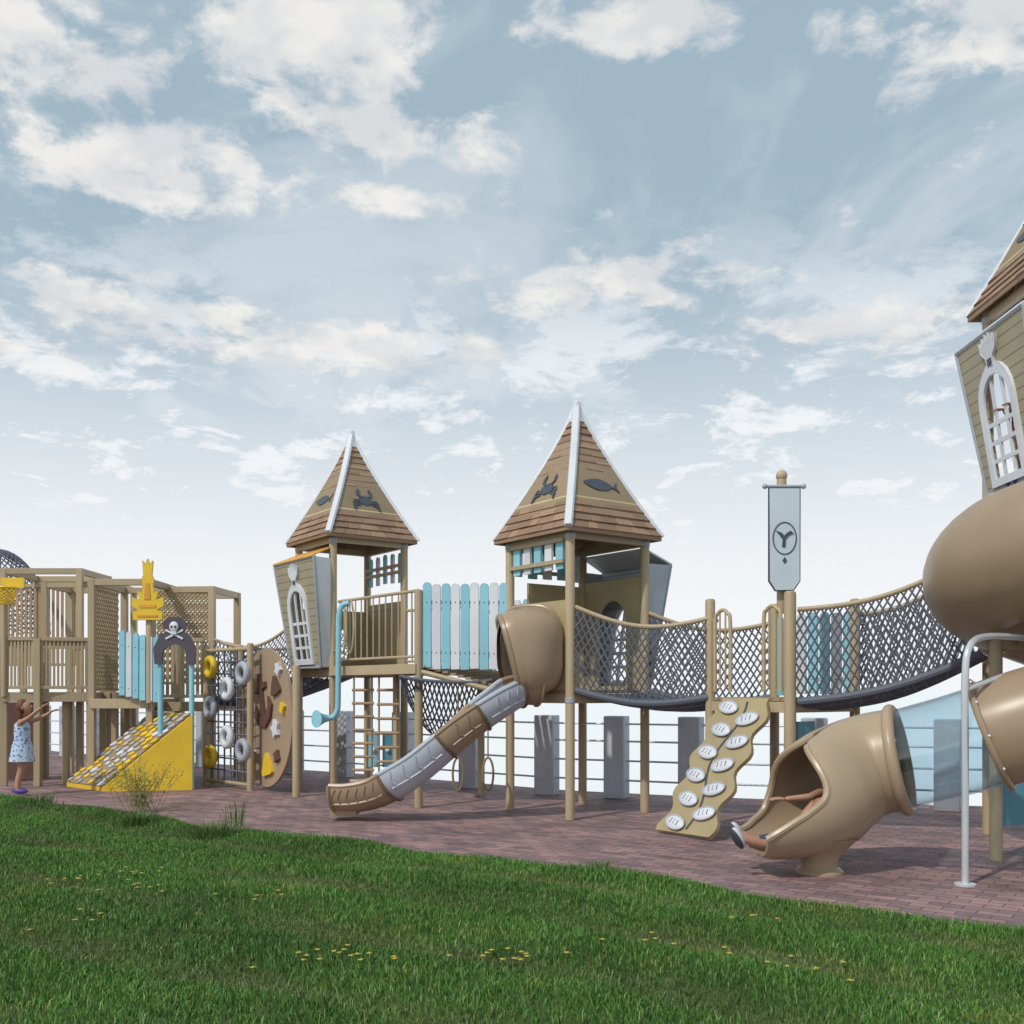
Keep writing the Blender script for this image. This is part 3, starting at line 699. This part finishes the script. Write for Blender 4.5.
no=n.new('ShaderNodeTexNoise');no.inputs['Scale'].default_value=1.1;no.inputs['Detail'].default_value=8;no.inputs['Roughness'].default_value=.75;l.new(tc.outputs['Object'],no.inputs[0])
rr=n.new('ShaderNodeMapRange');rr.inputs['From Min'].default_value=.32;rr.inputs['From Max'].default_value=.68;rr.inputs['To Min'].default_value=.55;rr.inputs['To Max'].default_value=1.4;l.new(no.outputs[0],rr.inputs[0])
hs_=n.new('ShaderNodeHueSaturation');l.new(bt.outputs[0],hs_.inputs['Color']);l.new(rr.outputs[0],hs_.inputs['Value']);l.new(hs_.outputs[0],bs.inputs['Base Color'])
bs.inputs['Roughness'].default_value=.7
bp=n.new('ShaderNodeBump');bp.inputs['Strength'].default_value=.4;bp.inputs['Distance'].default_value=.01;bp.invert=True;l.new(bt.outputs['Fac'],bp.inputs['Height']);l.new(bp.outputs[0],bs.inputs['Normal'])
e_=V((.805,-.594,0)); n_=V((-.594,-.805,0)); O_=V((-7,13.6,0))
off=[V((.35,.6,0))+p for p in FL]
k=len(off)
nearp=[O_+e_*((p-O_).dot(e_))+n_*.6 for p in off]
pts=off+nearp
fs=[(i,i+k,i+1+k,i+1) for i in range(k-1)]
plz=sheet('paved_plaza',pts,fs,pv)
sheet('quay_wall',[P3(p,-.0) for p in off]+[P3(p,-1.6) for p in off],[(i,i+1,i+1+k,i+k) for i in range(k-1)],quay)
wm=bpy.data.materials.new('water'); wm.use_nodes=True; nt=wm.node_tree;n=nt.nodes;l=nt.links;bs=n['Principled BSDF']
bs.inputs['Base Color'].default_value=(.86,.86,.86,1); bs.inputs['Roughness'].default_value=.9; bs.inputs['Specular IOR Level'].default_value=.1
tc=n.new('ShaderNodeTexCoord'); no=n.new('ShaderNodeTexNoise'); no.inputs['Scale'].default_value=.9; no.inputs['Detail'].default_value=3; l.new(tc.outputs['Object'],no.inputs[0]); bp=n.new('ShaderNodeBump'); bp.inputs['Strength'].default_value=.1; bp.inputs['Distance'].default_value=.05; l.new(no.outputs[0],bp.inputs['Height']); l.new(bp.outputs[0],bs.inputs['Normal'])
sheet('water',[(-4000,-4000,-1.2),(4000,-4000,-1.2),(4000,4000,-1.2),(-4000,4000,-1.2)],[(0,1,2,3)],wm)
# lawn
lm=bpy.data.materials.new('lawn_soil'); lm.use_nodes=True; nt=lm.node_tree;n=nt.nodes;l=nt.links;bs=n['Principled BSDF']
tc=n.new('ShaderNodeTexCoord'); no=n.new('ShaderNodeTexNoise'); no.inputs['Scale'].default_value=3; no.inputs['Detail'].default_value=8; l.new(tc.outputs['Object'],no.inputs[0])
rp_=n.new('ShaderNodeValToRGB'); rp_.color_ramp.elements[0].position=.35; rp_.color_ramp.elements[0].color=(.04,.07,.015,1); rp_.color_ramp.elements[1].position=.7; rp_.color_ramp.elements[1].color=(.08,.10,.03,1)
l.new(no.outputs[0],rp_.inputs[0]); l.new(rp_.outputs[0],bs.inputs['Base Color']); bs.inputs['Roughness'].default_value=.95
# gently rolling lawn with shallow rows; the grass is planted on the same height function
def lawnz(a,c):
    z=.055+.03*math.sin(a*.8+1)*math.sin(c*.9+.5)+.018*math.sin(c*6.5+.8*math.sin(a*.7))+.012*math.sin(a*2.1+c*1.3)
    return z*min(1,max(0,c/.15)) if c<.15 else z
def lawnz_np(a,c):
    z=.055+.03*np.sin(a*.8+1)*np.sin(c*.9+.5)+.018*np.sin(c*6.5+.8*np.sin(a*.7))+.012*np.sin(a*2.1+c*1.3)
    return z*np.clip(c/.15,0,1)
def wobf(a): return .06*math.sin(a*1.7)+.05*math.sin(a*4.1+1)
NA,NCc=150,130; pts=[];fs=[]
for i in range(NA+1):
    a=-25+60*i/NA
    wob=wobf(a)
    for j in range(NCc+1):
        t=j/NCc; c=wob+(t**1.6)*26
        pts.append(P3(O_+e_*a+n_*c, .004+lawnz(a,c-wob)*(1 if j else 0)))
for i in range(NA):
    for j in range(NCc):
        q=i*(NCc+1)+j; fs.append((q,q+1,q+NCc+2,q+NCc+1))
sheet('lawn',pts,fs,lm)
gm=bpy.data.materials.new('grass_blades'); gm.use_nodes=True; nt=gm.node_tree;n=nt.nodes;l=nt.links;bs=n['Principled BSDF']
at=n.new('ShaderNodeAttribute');at.attribute_name='rnd'; rpc=n.new('ShaderNodeValToRGB')
els=rpc.color_ramp.elements; els[0].position=0; els[0].color=(.035,.12,.018,1); els[1].position=.94; els[1].color=(.13,.28,.045,1)
x=els.new(.5); x.color=(.075,.205,.028,1); x=els.new(.98); x.color=(.34,.32,.10,1)
l.new(at.outputs['Fac'],rpc.inputs[0])
ge=n.new('ShaderNodeNewGeometry'); no=n.new('ShaderNodeTexNoise'); no.inputs['Scale'].default_value=.8; no.inputs['Detail'].default_value=5; l.new(ge.outputs['Position'],no.inputs[0])
mr=n.new('ShaderNodeMapRange');mr.inputs['From Min'].default_value=.35;mr.inputs['From Max'].default_value=.65;mr.inputs['To Min'].default_value=.72;mr.inputs['To Max'].default_value=1.25;l.new(no.outputs[0],mr.inputs[0])
n3=n.new('ShaderNodeTexNoise'); n3.inputs['Scale'].default_value=1.6; n3.inputs['Detail'].default_value=5; n3.inputs['Roughness'].default_value=.7; mp=n.new('ShaderNodeMapping'); mp.inputs['Location'].default_value=(5,2,0); l.new(ge.outputs['Position'],mp.inputs[0]); l.new(mp.outputs[0],n3.inputs[0])
m3=n.new('ShaderNodeMapRange');m3.inputs['From Min'].default_value=.58;m3.inputs['From Max'].default_value=.70;m3.inputs['To Max'].default_value=.6;l.new(n3.outputs[0],m3.inputs[0])
# straw colour between the rows, stored per blade
ar_=n.new('ShaderNodeAttribute');ar_.attribute_name='row'
mixr=n.new('ShaderNodeMixRGB'); mixr.inputs[2].default_value=(.20,.17,.075,1); l.new(ar_.outputs['Fac'],mixr.inputs[0]); l.new(rpc.outputs[0],mixr.inputs[1])
mixc=n.new('ShaderNodeMixRGB'); mixc.inputs[2].default_value=(.27,.25,.05,1); l.new(m3.outputs[0],mixc.inputs[0]); l.new(mixr.outputs[0],mixc.inputs[1])
hv=n.new('ShaderNodeHueSaturation');l.new(mixc.outputs[0],hv.inputs['Color']);l.new(mr.outputs[0],hv.inputs['Value']);l.new(hv.outputs[0],bs.inputs['Base Color']); bs.inputs['Roughness'].default_value=.55
def blade_mesh(name,x,y,z0,h,lean,w,m,outward=False,row=None,r=None):
    N=len(x)
    a=np.random.rand(N)*6.283; ln=lean*h*np.random.rand(N); a2=np.random.rand(N)*6.283
    if outward: a2=np.arctan2(y,x)+np.random.randn(N)*.4
    ww=w*(.6+.8*np.random.rand(N))
    dx=np.cos(a)*ww/2; dy=np.sin(a)*ww/2; lx=np.cos(a2)*ln; ly=np.sin(a2)*ln
    v5=np.stack([np.stack([x-dx,y-dy,z0-.01],1),np.stack([x+dx,y+dy,z0-.01],1),np.stack([x+dx*.7+lx*.35,y+dy*.7+ly*.35,z0+h*.6],1),np.stack([x-dx*.7+lx*.35,y-dy*.7+ly*.35,z0+h*.6],1),np.stack([x+lx,y+ly,z0+h*.88],1)],1).reshape(-1,3).astype(np.float32)
    k=np.arange(N)*5
    loops=np.stack([k,k+1,k+2,k+3,k+3,k+2,k+4],1).reshape(-1).astype(np.int32)
    starts=np.stack([np.arange(N)*7,np.arange(N)*7+4],1).reshape(-1).astype(np.int32)
    me=bpy.data.meshes.new(name); me.vertices.add(N*5); me.vertices.foreach_set('co',v5.reshape(-1))
    me.loops.add(N*7); me.loops.foreach_set('vertex_index',loops); me.polygons.add(N*2); me.polygons.foreach_set('loop_start',starts)
    me.update(calc_edges=True); me.validate()
    rr_=np.random.rand(N) if r is None else r
    at=me.attributes.new('rnd','FLOAT','FACE'); at.data.foreach_set('value',np.repeat(rr_,2).astype(np.float32))
    if row is not None:
        at=me.attributes.new('row','FLOAT','FACE'); at.data.foreach_set('value',np.repeat(row,2).astype(np.float32))
    me.materials.append(m); return me
# the whole lawn as one mesh of blades; denser where the lawn is closest to the playground walk
NG=760000
ga=np.random.rand(NG)*21-5.5; gc=np.random.rand(NG)*5.6
wv=.06*np.sin(ga*1.7)+.05*np.sin(ga*4.1+1)
gc=gc+wv+np.random.randn(NG)*.015
ph=np.sin(gc*6.5+.8*np.sin(ga*.7))
patch=np.sin(ga*1.9+2)*np.sin(gc*2.3+1)+.6*np.sin(ga*4.7)*np.sin(gc*3.9)
bare=np.clip((-ph-.35)*1.1,0,1)*np.clip(.55+.5*patch,0,1)
keep=np.random.rand(NG)>bare*.45
ga,gc,wv,ph,bare,patch=[q[keep] for q in(ga,gc,wv,ph,bare,patch)]
N=len(ga)
gx=O_.x+e_.x*ga+n_.x*gc; gy=O_.y+e_.y*ga+n_.y*gc; gz=lawnz_np(ga,np.maximum(gc-wv,.02))+.002
gh=(.02+.042*np.random.rand(N)**1.8)*(1-.4*bare)*(1+.2*patch*.5)
row=np.clip(bare*1.0*(.3+.9*np.random.rand(N)),0,.85)
gme=blade_mesh('grass',gx,gy,gz,gh,.9,.006,gm,row=row)
go=bpy.data.objects.new('grass',gme); sc.collection.objects.link(go)
wy=bpy.data.materials.new('weed_yellow'); wy.use_nodes=True; wy.node_tree.nodes['Principled BSDF'].inputs['Base Color'].default_value=(.46,.38,.05,1)
wg=bpy.data.materials.new('weed_green'); wg.use_nodes=True; wg.node_tree.nodes['Principled BSDF'].inputs['Base Color'].default_value=(.10,.17,.04,1)
ws=bpy.data.materials.new('weed_stem'); ws.use_nodes=True; ws.node_tree.nodes['Principled BSDF'].inputs['Base Color'].default_value=(.26,.25,.09,1)
def weed(x,y,N,size,h0,h1,m,lean=.7,w=.008):
    xx=np.random.randn(N)*size*.22; yy=np.random.randn(N)*size*.22; h=h0+(h1-h0)*np.random.rand(N)**1.8
    me=blade_mesh('weed_blades',xx,yy,np.zeros(N),h,lean,w,m,True); o=bpy.data.objects.new('weed_plant',me); sc.collection.objects.link(o); o.location=G(x,y)+Z*.04
fw_=B('flowering_weed')
base=G(142,812)
for k in range(44):
    a=random.uniform(0,6.283); L=random.uniform(.3,.64); p0=base+V((random.gauss(0,.10),random.gauss(0,.10),0.02)); tip=p0+V((math.cos(a)*L*.6,math.sin(a)*L*.4,L)); mid=p0.lerp(tip,.5)+Z*.06
    fw_.tube('stems',ws,[p0,mid,tip],[.004,.003,.002],4)
    for q in range(6):
        t=p0.lerp(tip,random.uniform(.5,1))+V((random.gauss(0,.045),random.gauss(0,.045),random.uniform(0,.05))); fw_.tube('stems',ws,[mid.lerp(tip,.4),t],.0016,3); fw_.ball('flower_heads',wy,t,random.uniform(.007,.013),None,6,4)
    for q in range(4):
        t=p0.lerp(mid,random.uniform(.1,1)); d=V((random.gauss(0,1),random.gauss(0,1),.5)).normalized()*.09; sd=d.cross(Z).normalized()*.008
        fw_.add('leaves',wg,[t,t+d*.5+sd,t+d,t+d*.5-sd],[(0,1,2,3)])
fw_.done()
weed(140,828,500,.45,.06,.2,wg,1.2); weed(38,808,400,.4,.05,.2,wg,1.2); weed(216,840,600,.5,.06,.2,wg,1.3); weed(235,828,60,.3,.2,.38,wg,.5)
for x,y in((250,850),(575,880),(600,872),(585,876),(160,850),(420,865)): weed(x,y,90,.25,.03,.1,wg,1.0,.008)
# scattered small yellow flowers, in loose drifts
wf=B('lawn_flowers')
for (x,y,k,s) in((330,975,16,.18),(488,970,12,.16),(90,888,16,.25),(120,900,8,.2),(250,915,5,.2),(640,955,6,.2),(820,982,8,.18),(60,940,6,.2),(720,930,4,.2)):
    for q in range(k):
        g_=G(x,y); p=V((g_.x+random.gauss(0,s),g_.y+random.gauss(0,s*.6),0)); a_=(p-O_).dot(e_); c_=(p-O_).dot(n_)
        p.z=lawnz(a_,c_)+random.uniform(.04,.06)
        wf.ball('heads',wy,p,(.011,.011,.006),None,7,4); wf.tube('stalks',wg,[p-Z*.05,p],.0015,3)
        for j in range(5):
            an=j*1.257+random.random(); d=V((math.cos(an),math.sin(an),.15))*random.uniform(.018,.026); sd=d.cross(Z).normalized()*.006
            wf.add('petals',wy,[p,p+d*.5+sd,p+d,p+d*.5-sd],[(0,1,2,3)])
wf.done()

# ============ people
def skinned(name,joints,edges,m,root=0,sub=2):
    me=bpy.data.meshes.new(name); me.from_pydata([tuple(j[0]) for j in joints],edges,[]) 
    o=bpy.data.objects.new(name,me); sc.collection.objects.link(o)
    me.materials.append(m)
    md=o.modifiers.new('Skin','SKIN'); md.use_smooth_shade=True
    for i,j in enumerate(joints):
        r=j[1]; me.skin_vertices[0].data[i].radius=(r,r) if isinstance(r,(int,float)) else r
        me.skin_vertices[0].data[i].use_root=(i==root)
    sb=o.modifiers.new('Sub','SUBSURF'); sb.levels=sub; sb.render_levels=sub
    return o
def chain(b,name,pts,m,root=0):
    o=skinned(name,pts,[(i,i+1) for i in range(len(pts)-1)],m,root); b.extra.append(o)
def head(b,c,fw,s,hair=hairm,long=True):
    fw=V(fw).normalized(); sd=fw.cross(Z).normalized(); up=sd.cross(fw); ax=(fw,sd,up)
    def fn(q):
        x,y,z=q
        if z<0: y*=1+z*.28; x*=1+z*.10
        if x>0 and z<-.2: x*=1.03
        return (x,y,z)
    b.ball('head',skinm,c,(.095*s,.078*s,.115*s),ax,20,14,fn)
    b.ball('nose',skinm,c+fw*(.096*s)-up*(.012*s),(.018*s,.012*s,.02*s),ax,10,8)
    b.ball('mouth',lipm,c+fw*(.087*s)-up*(.052*s),(.008*s,.024*s,.008*s),ax,10,6)
    for sg in(-1,1):
        b.ball('eyes',eyem,c+fw*(.084*s)+sd*(sg*.031*s)+up*(.012*s),(.010*s,.013*s,.009*s),ax,10,6)
        b.ball('ears',skinm,c+sd*(sg*.078*s),(.02*s,.01*s,.028*s),ax,10,8)
    b.ball('hair',hair,c-fw*(.018*s)+up*(.018*s),(.098*s,.09*s,.112*s),ax,20,12,lambda q:(q[0] if q[0]<.3 or q[2]>.45 else .3+.0*(q[0]),q[1],q[2]))
    if long: b.ball('hair_back',hair,c-fw*(.07*s)-up*(.07*s),(.045*s,.07*s,.12*s),ax,14,10)
def hand(b,w,d,nrm,s,m=skinm,curl=.35):
    d=V(d).normalized(); nrm=V(nrm); nrm=(nrm-d*nrm.dot(d)).normalized(); sd=d.cross(nrm)
    pc=w+d*(.035*s); b.ball('palm',m,pc,(.045*s,.036*s,.014*s),(d,sd,nrm),14,8)
    for k,(o,L) in enumerate(((-.027,.05),(-.009,.06),(.009,.065),(.027,.055))):
        p0=w+d*(.065*s)+sd*(o*s); p1=p0+(d+nrm*curl*.3+sd*o*3).normalized()*(L*.5*s); p2=p1+(d+nrm*curl*1.2+sd*o*3).normalized()*(L*.5*s)
        b.tube('fingers',m,[p0-d*(.01*s),p0,p1,p2],[.0085*s,.009*s,.008*s,.006*s],8)
    p0=w+d*(.02*s)-sd*(.03*s); b.tube('thumb',m,[p0,p0+(d-sd*.9).normalized()*(.03*s),p0+(d*1.4-sd*.6+nrm*.3).normalized()*(.06*s)],[.012*s,.011*s,.008*s],8)
ch=B('child')
g=V((-6.95,14.2,.03))
def J(x,y,z): return g+V((x,y,z))
J_=[(J(0,0,.66),.10),(J(.0,0,.80),.09),(J(-.01,0,.95),.095),(J(-.01,0,1.03),.05),(J(0.0,0,1.09),.038),(J(.01,0,1.14),.04),
 (J(0.0,-.10,1.0),.042),(J(.14,-.13,1.07),.032),(J(.27,-.12,1.18),.027),(J(.33,-.12,1.225),.019),
 (J(0.0,.10,1.0),.042),(J(.15,.12,1.05),.032),(J(.30,.11,1.12),.027),(J(.36,.11,1.16),.019),
 (J(0.0,-.065,.58),.075),(J(.02,-.07,.34),.048),(J(-.02,-.075,.2),.042),(J(-.03,-.075,.07),.03),(J(-.03,-.075,.035),.03),(J(.06,-.08,.025),.025),
 (J(0.0,.065,.58),.075),(J(-.05,.07,.35),.048),(J(-.10,.075,.2),.042),(J(-.13,.075,.07),.03),(J(-.13,.075,.035),.03),(J(-.04,.08,.025),.025)]
E_=[(0,1),(1,2),(2,3),(3,4),(4,5),(2,6),(6,7),(7,8),(8,9),(2,10),(10,11),(11,12),(12,13),(0,14),(14,15),(15,16),(16,17),(17,18),(18,19),(0,20),(20,21),(21,22),(22,23),(23,24),(24,25)]
ch.extra.append(skinned('body',J_,E_,skinm))
head(ch,J(.03,0,1.22),V((1,0,.25)),1.0)
hand(ch,J(.33,-.12,1.225),V((.8,0,.55)),V((0,0,-1)),.95); hand(ch,J(.36,.11,1.16),V((.9,0,.4)),V((0,0,-1)),.95)
rings=[(1.02,.06,.10),(.98,.098,.125),(.88,.105,.12),(.78,.10,.115),(.68,.13,.145),(.56,.15,.165),(.46,.165,.18),(.455,.16,.175)]
vs=[];fs=[];NR=28
for k,(z,rx,ry) in enumerate(rings):
    for i in range(NR):
        a=6.283*i/NR; f=1+(.06*math.sin(a*7) if k>3 else 0)*(k-3)/4
        vs.append(J(-.005+rx*f*math.cos(a),ry*f*math.sin(a),z))
for k in range(len(rings)-1):
    for i in range(NR): fs.append((k*NR+i,k*NR+(i+1)%NR,(k+1)*NR+(i+1)%NR,(k+1)*NR+i))
ch.add('dress',dress,vs,fs)
for sg,x0 in((-1,-.03),(1,-.13)):
    ch.ball('shoes',shoem,J(x0+.04,.077*sg,.04),(.105,.042,.04))
ch.done()
# child sliding out of the tube
c2=B('child')
def Q(i,dz=0,sdd=0):
    i=min(i,len(ep)-1)
    T=(ep[min(i+1,len(ep)-1)]-ep[max(i-1,0)]).normalized(); sd=T.cross(Z).normalized(); return ep[i]+Z*dz+sd*sdd
foot1=Q(48,-.06,-.07)+V((-.15,-.06,.0)); foot2=Q(48,-.05,.10)+V((-.08,.02,.0))
hnd=S(785,799,7.95); elb=S(810,797,8.0)
J_=[(Q(28,-.30),.095),(Q(25,-.24),.095),(Q(21,-.16),.095),(Q(20,-.06),.05),(Q(19,.0),.04),
 (Q(21,-.06,.10),.045),(elb+V((.12,.14,.02)),.038),(elb,.032),(hnd,.02),
 (Q(21,-.12,.12),.045),(Q(25,-.18,.18),.035),(Q(29,-.24,.14),.025),
 (Q(32,-.26,.07),.065),(Q(39,-.17,.08),.05),(Q(45,-.14,.1),.042),(foot2,.03),
 (Q(32,-.26,-.07),.065),(Q(39,-.17,-.08),.05),(Q(45,-.14,-.08),.042),(foot1,.03)]
J_[5]=(Q(21,-.05,-.11),.045)
E_=[(0,1),(1,2),(2,3),(3,4),(2,5),(5,6),(6,7),(7,8),(2,9),(9,10),(10,11),(0,12),(12,13),(13,14),(14,15),(0,16),(16,17),(17,18),(18,19)]
c2.extra.append(skinned('body',J_,E_,skinm))
for ids in((12,13,14),(16,17,18)):
    chain(c2,'trousers',[(J_[0][0],.105)]+[(J_[i][0],J_[i][1]+.01) for i in ids],pants)
chain(c2,'shirt',[(J_[0][0]+Z*.01,.105),(J_[1][0],.107),(J_[2][0],.105)],redm)
head(c2,Q(18,.09),V((-.8,-.5,.2)),1.0)
hand(c2,hnd,V((-1,-.05,.05)),V((0,0,-1)),1.0)
for f_ in(foot1,foot2):
    ax=(V((-.5,-.3,.8)).normalized(),V((.3,-.95,-.15)).normalized(),None); ax=(ax[0],ax[1],ax[0].cross(ax[1]).normalized())
    c2.ball('shoes',shoew,f_,(.10,.045,.04),ax); c2.ball('shoe_soles',dark,f_+ax[2]*(-.02 if ax[2].x>0 else .02),(.105,.05,.03),ax)
c2.done()
# child in the right tower window
c3=B('child')
w=L3.lerp(F3,.5)+u3*.06
def W_(a,bb,z): return P3(w+u3*a+v3*bb,D4+z)
J_=[(W_(0,0,.5),.10),(W_(0,0,.66),.09),(W_(0,0,.84),.095),(W_(0,0,.92),.045),(W_(-.01,0,.99),.038),
 (W_(-.02,.11,.88),.04),(W_(-.06,.14,.72),.032),(W_(-.14,.1,.78),.02),(W_(-.02,-.11,.88),.04),(W_(-.06,-.14,.72),.032),(W_(-.14,-.1,.78),.02),
 (W_(0,.07,.44),.07),(W_(0,.07,.25),.045),(W_(0.02,.07,.04),.03),(W_(0,-.07,.44),.07),(W_(0,-.07,.25),.045),(W_(0.02,-.07,.04),.03)]
E_=[(0,1),(1,2),(2,3),(3,4),(2,5),(5,6),(6,7),(2,8),(8,9),(9,10),(0,11),(11,12),(12,13),(0,14),(14,15),(15,16)]
c3.extra.append(skinned('body',J_,E_,skinm)); chain(c3,'shirt',[(W_(0,0,.5),.115),(W_(0,0,.66),.105),(W_(0,0,.85),.108)],redm)
for k in(7,10): hand(c3,J_[k][0],-u3,V((0,0,-1)),.9)
for sg in(-1,1): c3.ball('shoes',shoem,W_(-.04,.07*sg,.035),(.1,.042,.035),(-u3,v3,Z))
head(c3,W_(-.02,0,1.08),-u3,1.0); c3.done()

# ============ light, world, camera
az=math.radians(222); el=math.radians(46)
sd_=V((math.sin(az)*math.cos(el),math.cos(az)*math.cos(el),math.sin(el)))
sun=bpy.data.lights.new('sun','SUN'); sun.energy=2.3; sun.angle=math.radians(1.5); sun.color=(1,.94,.86)
so=bpy.data.objects.new('sun',sun); sc.collection.objects.link(so); so.rotation_euler=sd_.to_track_quat('Z','Y').to_euler(); so.location=(0,0,20)
wd=bpy.data.worlds.new('World'); sc.world=wd; wd.use_nodes=True; nt=wd.node_tree; n=nt.nodes; l=nt.links
bg=n['Background']; bg.inputs['Strength'].default_value=.102
sky=n.new('ShaderNodeTexSky'); sky.sky_type='NISHITA'; sky.sun_disc=False; sky.sun_elevation=el; sky.sun_rotation=az; sky.air_density=1.0; sky.dust_density=1.5
tc=n.new('ShaderNodeTexCoord'); D=tc.outputs['Generated']
def M(op,a,b=0.0,c=0.0,clamp=False):
    k=n.new('ShaderNodeMath'); k.operation=op; k.use_clamp=clamp
    for i,x in enumerate((a,b,c)):
        if isinstance(x,(int,float)): k.inputs[i].default_value=x
        else: l.new(x,k.inputs[i])
    return k.outputs[0]
sx=n.new('ShaderNodeSeparateXYZ'); l.new(D,sx.inputs[0]); zz=M('ABSOLUTE',sx.outputs[2])
cx=n.new('ShaderNodeCombineXYZ'); den=M('ADD',zz,.22); l.new(M('DIVIDE',sx.outputs[0],den),cx.inputs[0]); l.new(M('DIVIDE',sx.outputs[1],den),cx.inputs[1])
def noise(scale,det,rough,loc=(0,0,0),dist=0):
    mp=n.new('ShaderNodeMapping'); mp.inputs['Location'].default_value=loc; l.new(cx.outputs[0],mp.inputs[0])
    k=n.new('ShaderNodeTexNoise'); k.inputs['Scale'].default_value=scale; k.inputs['Detail'].default_value=det; k.inputs['Roughness'].default_value=rough; k.inputs['Distortion'].default_value=dist
    l.new(mp.outputs[0],k.inputs[0]); return k.outputs[0]
def mrange(x,a,b,c=0,d=1,smooth=True):
    k=n.new('ShaderNodeMapRange'); k.interpolation_type='SMOOTHSTEP' if smooth else 'LINEAR'
    l.new(x,k.inputs[0]); k.inputs[1].default_value=a;k.inputs[2].default_value=b;k.inputs[3].default_value=c;k.inputs[4].default_value=d; return k.outputs[0]
blobs=[(150,165,.13,.034),(50,45,.08,.038),(310,45,.10,.042),(355,132,.06,.024),(95,308,.09,.028),(400,205,.05,.016),(590,287,.11,.022),(480,148,.03,.03),(20,355,.04,.016),(965,30,.09,.034),(880,325,.14,.018),(215,315,.035,.012),(360,350,.17,.022),(650,25,.07,.024)]
bias=None
for (px,py,rx,rz) in blobs:
    d0=V(((px-512)/1000,1,(690-py)/1000)).normalized()
    sb=n.new('ShaderNodeVectorMath'); sb.operation='SUBTRACT'; l.new(D,sb.inputs[0]); sb.inputs[1].default_value=d0
    ml=n.new('ShaderNodeVectorMath'); ml.operation='MULTIPLY'; l.new(sb.outputs[0],ml.inputs[0]); ml.inputs[1].default_value=(1/rx,1/(rx*1.2),1/rz)
    ln=n.new('ShaderNodeVectorMath'); ln.operation='LENGTH'; l.new(ml.outputs[0],ln.inputs[0])
    g_=mrange(ln.outputs['Value'],0,1.9,.25,0)
    bias=g_ if bias is None else M('MAXIMUM',bias,g_)
nz=M('ADD',M('MULTIPLY',noise(11,6,.62,(3.1,1.7,0),.2),.75),M('MULTIPLY',noise(3.0,2,.5,(1.3,.4,0)),.25))
dens=M('ADD',nz,bias)
cum=mrange(dens,.59,.75)
st=mrange(noise(1.4,5,.62,(7,2,0),.5),.40,.62)
st2=mrange(noise(5,6,.65,(2,9,0),.3),.42,.62)
haze=M('MAXIMUM',mrange(zz,.06,.42,1,.06,True),M('MULTIPLY',st,mrange(zz,.2,.5,.6,.36)))
haze=M('MAXIMUM',haze,M('MULTIPLY',M('MULTIPLY',st2,.95),mrange(zz,.26,.48,1,0)))
def mix(f,a,b):
    k=n.new('ShaderNodeMixRGB'); l.new(f,k.inputs[0]) if not isinstance(f,float) else setattr(k.inputs[0],'default_value',f)
    for i,x in((1,a),(2,b)):
        if isinstance(x,tuple): k.inputs[i].default_value=(*x,1)
        else: l.new(x,k.inputs[i])
    return k.outputs[0]
base=mix(.78,sky.outputs[0],(3.7,5.1,6.0))
c1=mix(haze,base,(8.9,9.1,9.3))
shade=mrange(noise(8,3,.6,(3.0,1.8,0)),.4,.62)
cc_=mix(shade,(7.3,7.35,7.45),(9.2,8.9,8.5))
c2_=mix(M('MULTIPLY',cum,.85),c1,cc_)
l.new(c2_,bg.inputs['Color'])
cam=bpy.data.cameras.new('camera'); co=bpy.data.objects.new('camera',cam); sc.collection.objects.link(co); sc.camera=co
co.location=(0,0,H); co.rotation_euler=(math.radians(90),0,0); cam.sensor_width=36; cam.lens=36*1000/1024; cam.shift_y=178/1024; cam.clip_end=20000; cam.clip_start=.1
sc.view_settings.view_transform='Standard'; sc.view_settings.look='None'; sc.view_settings.exposure=0
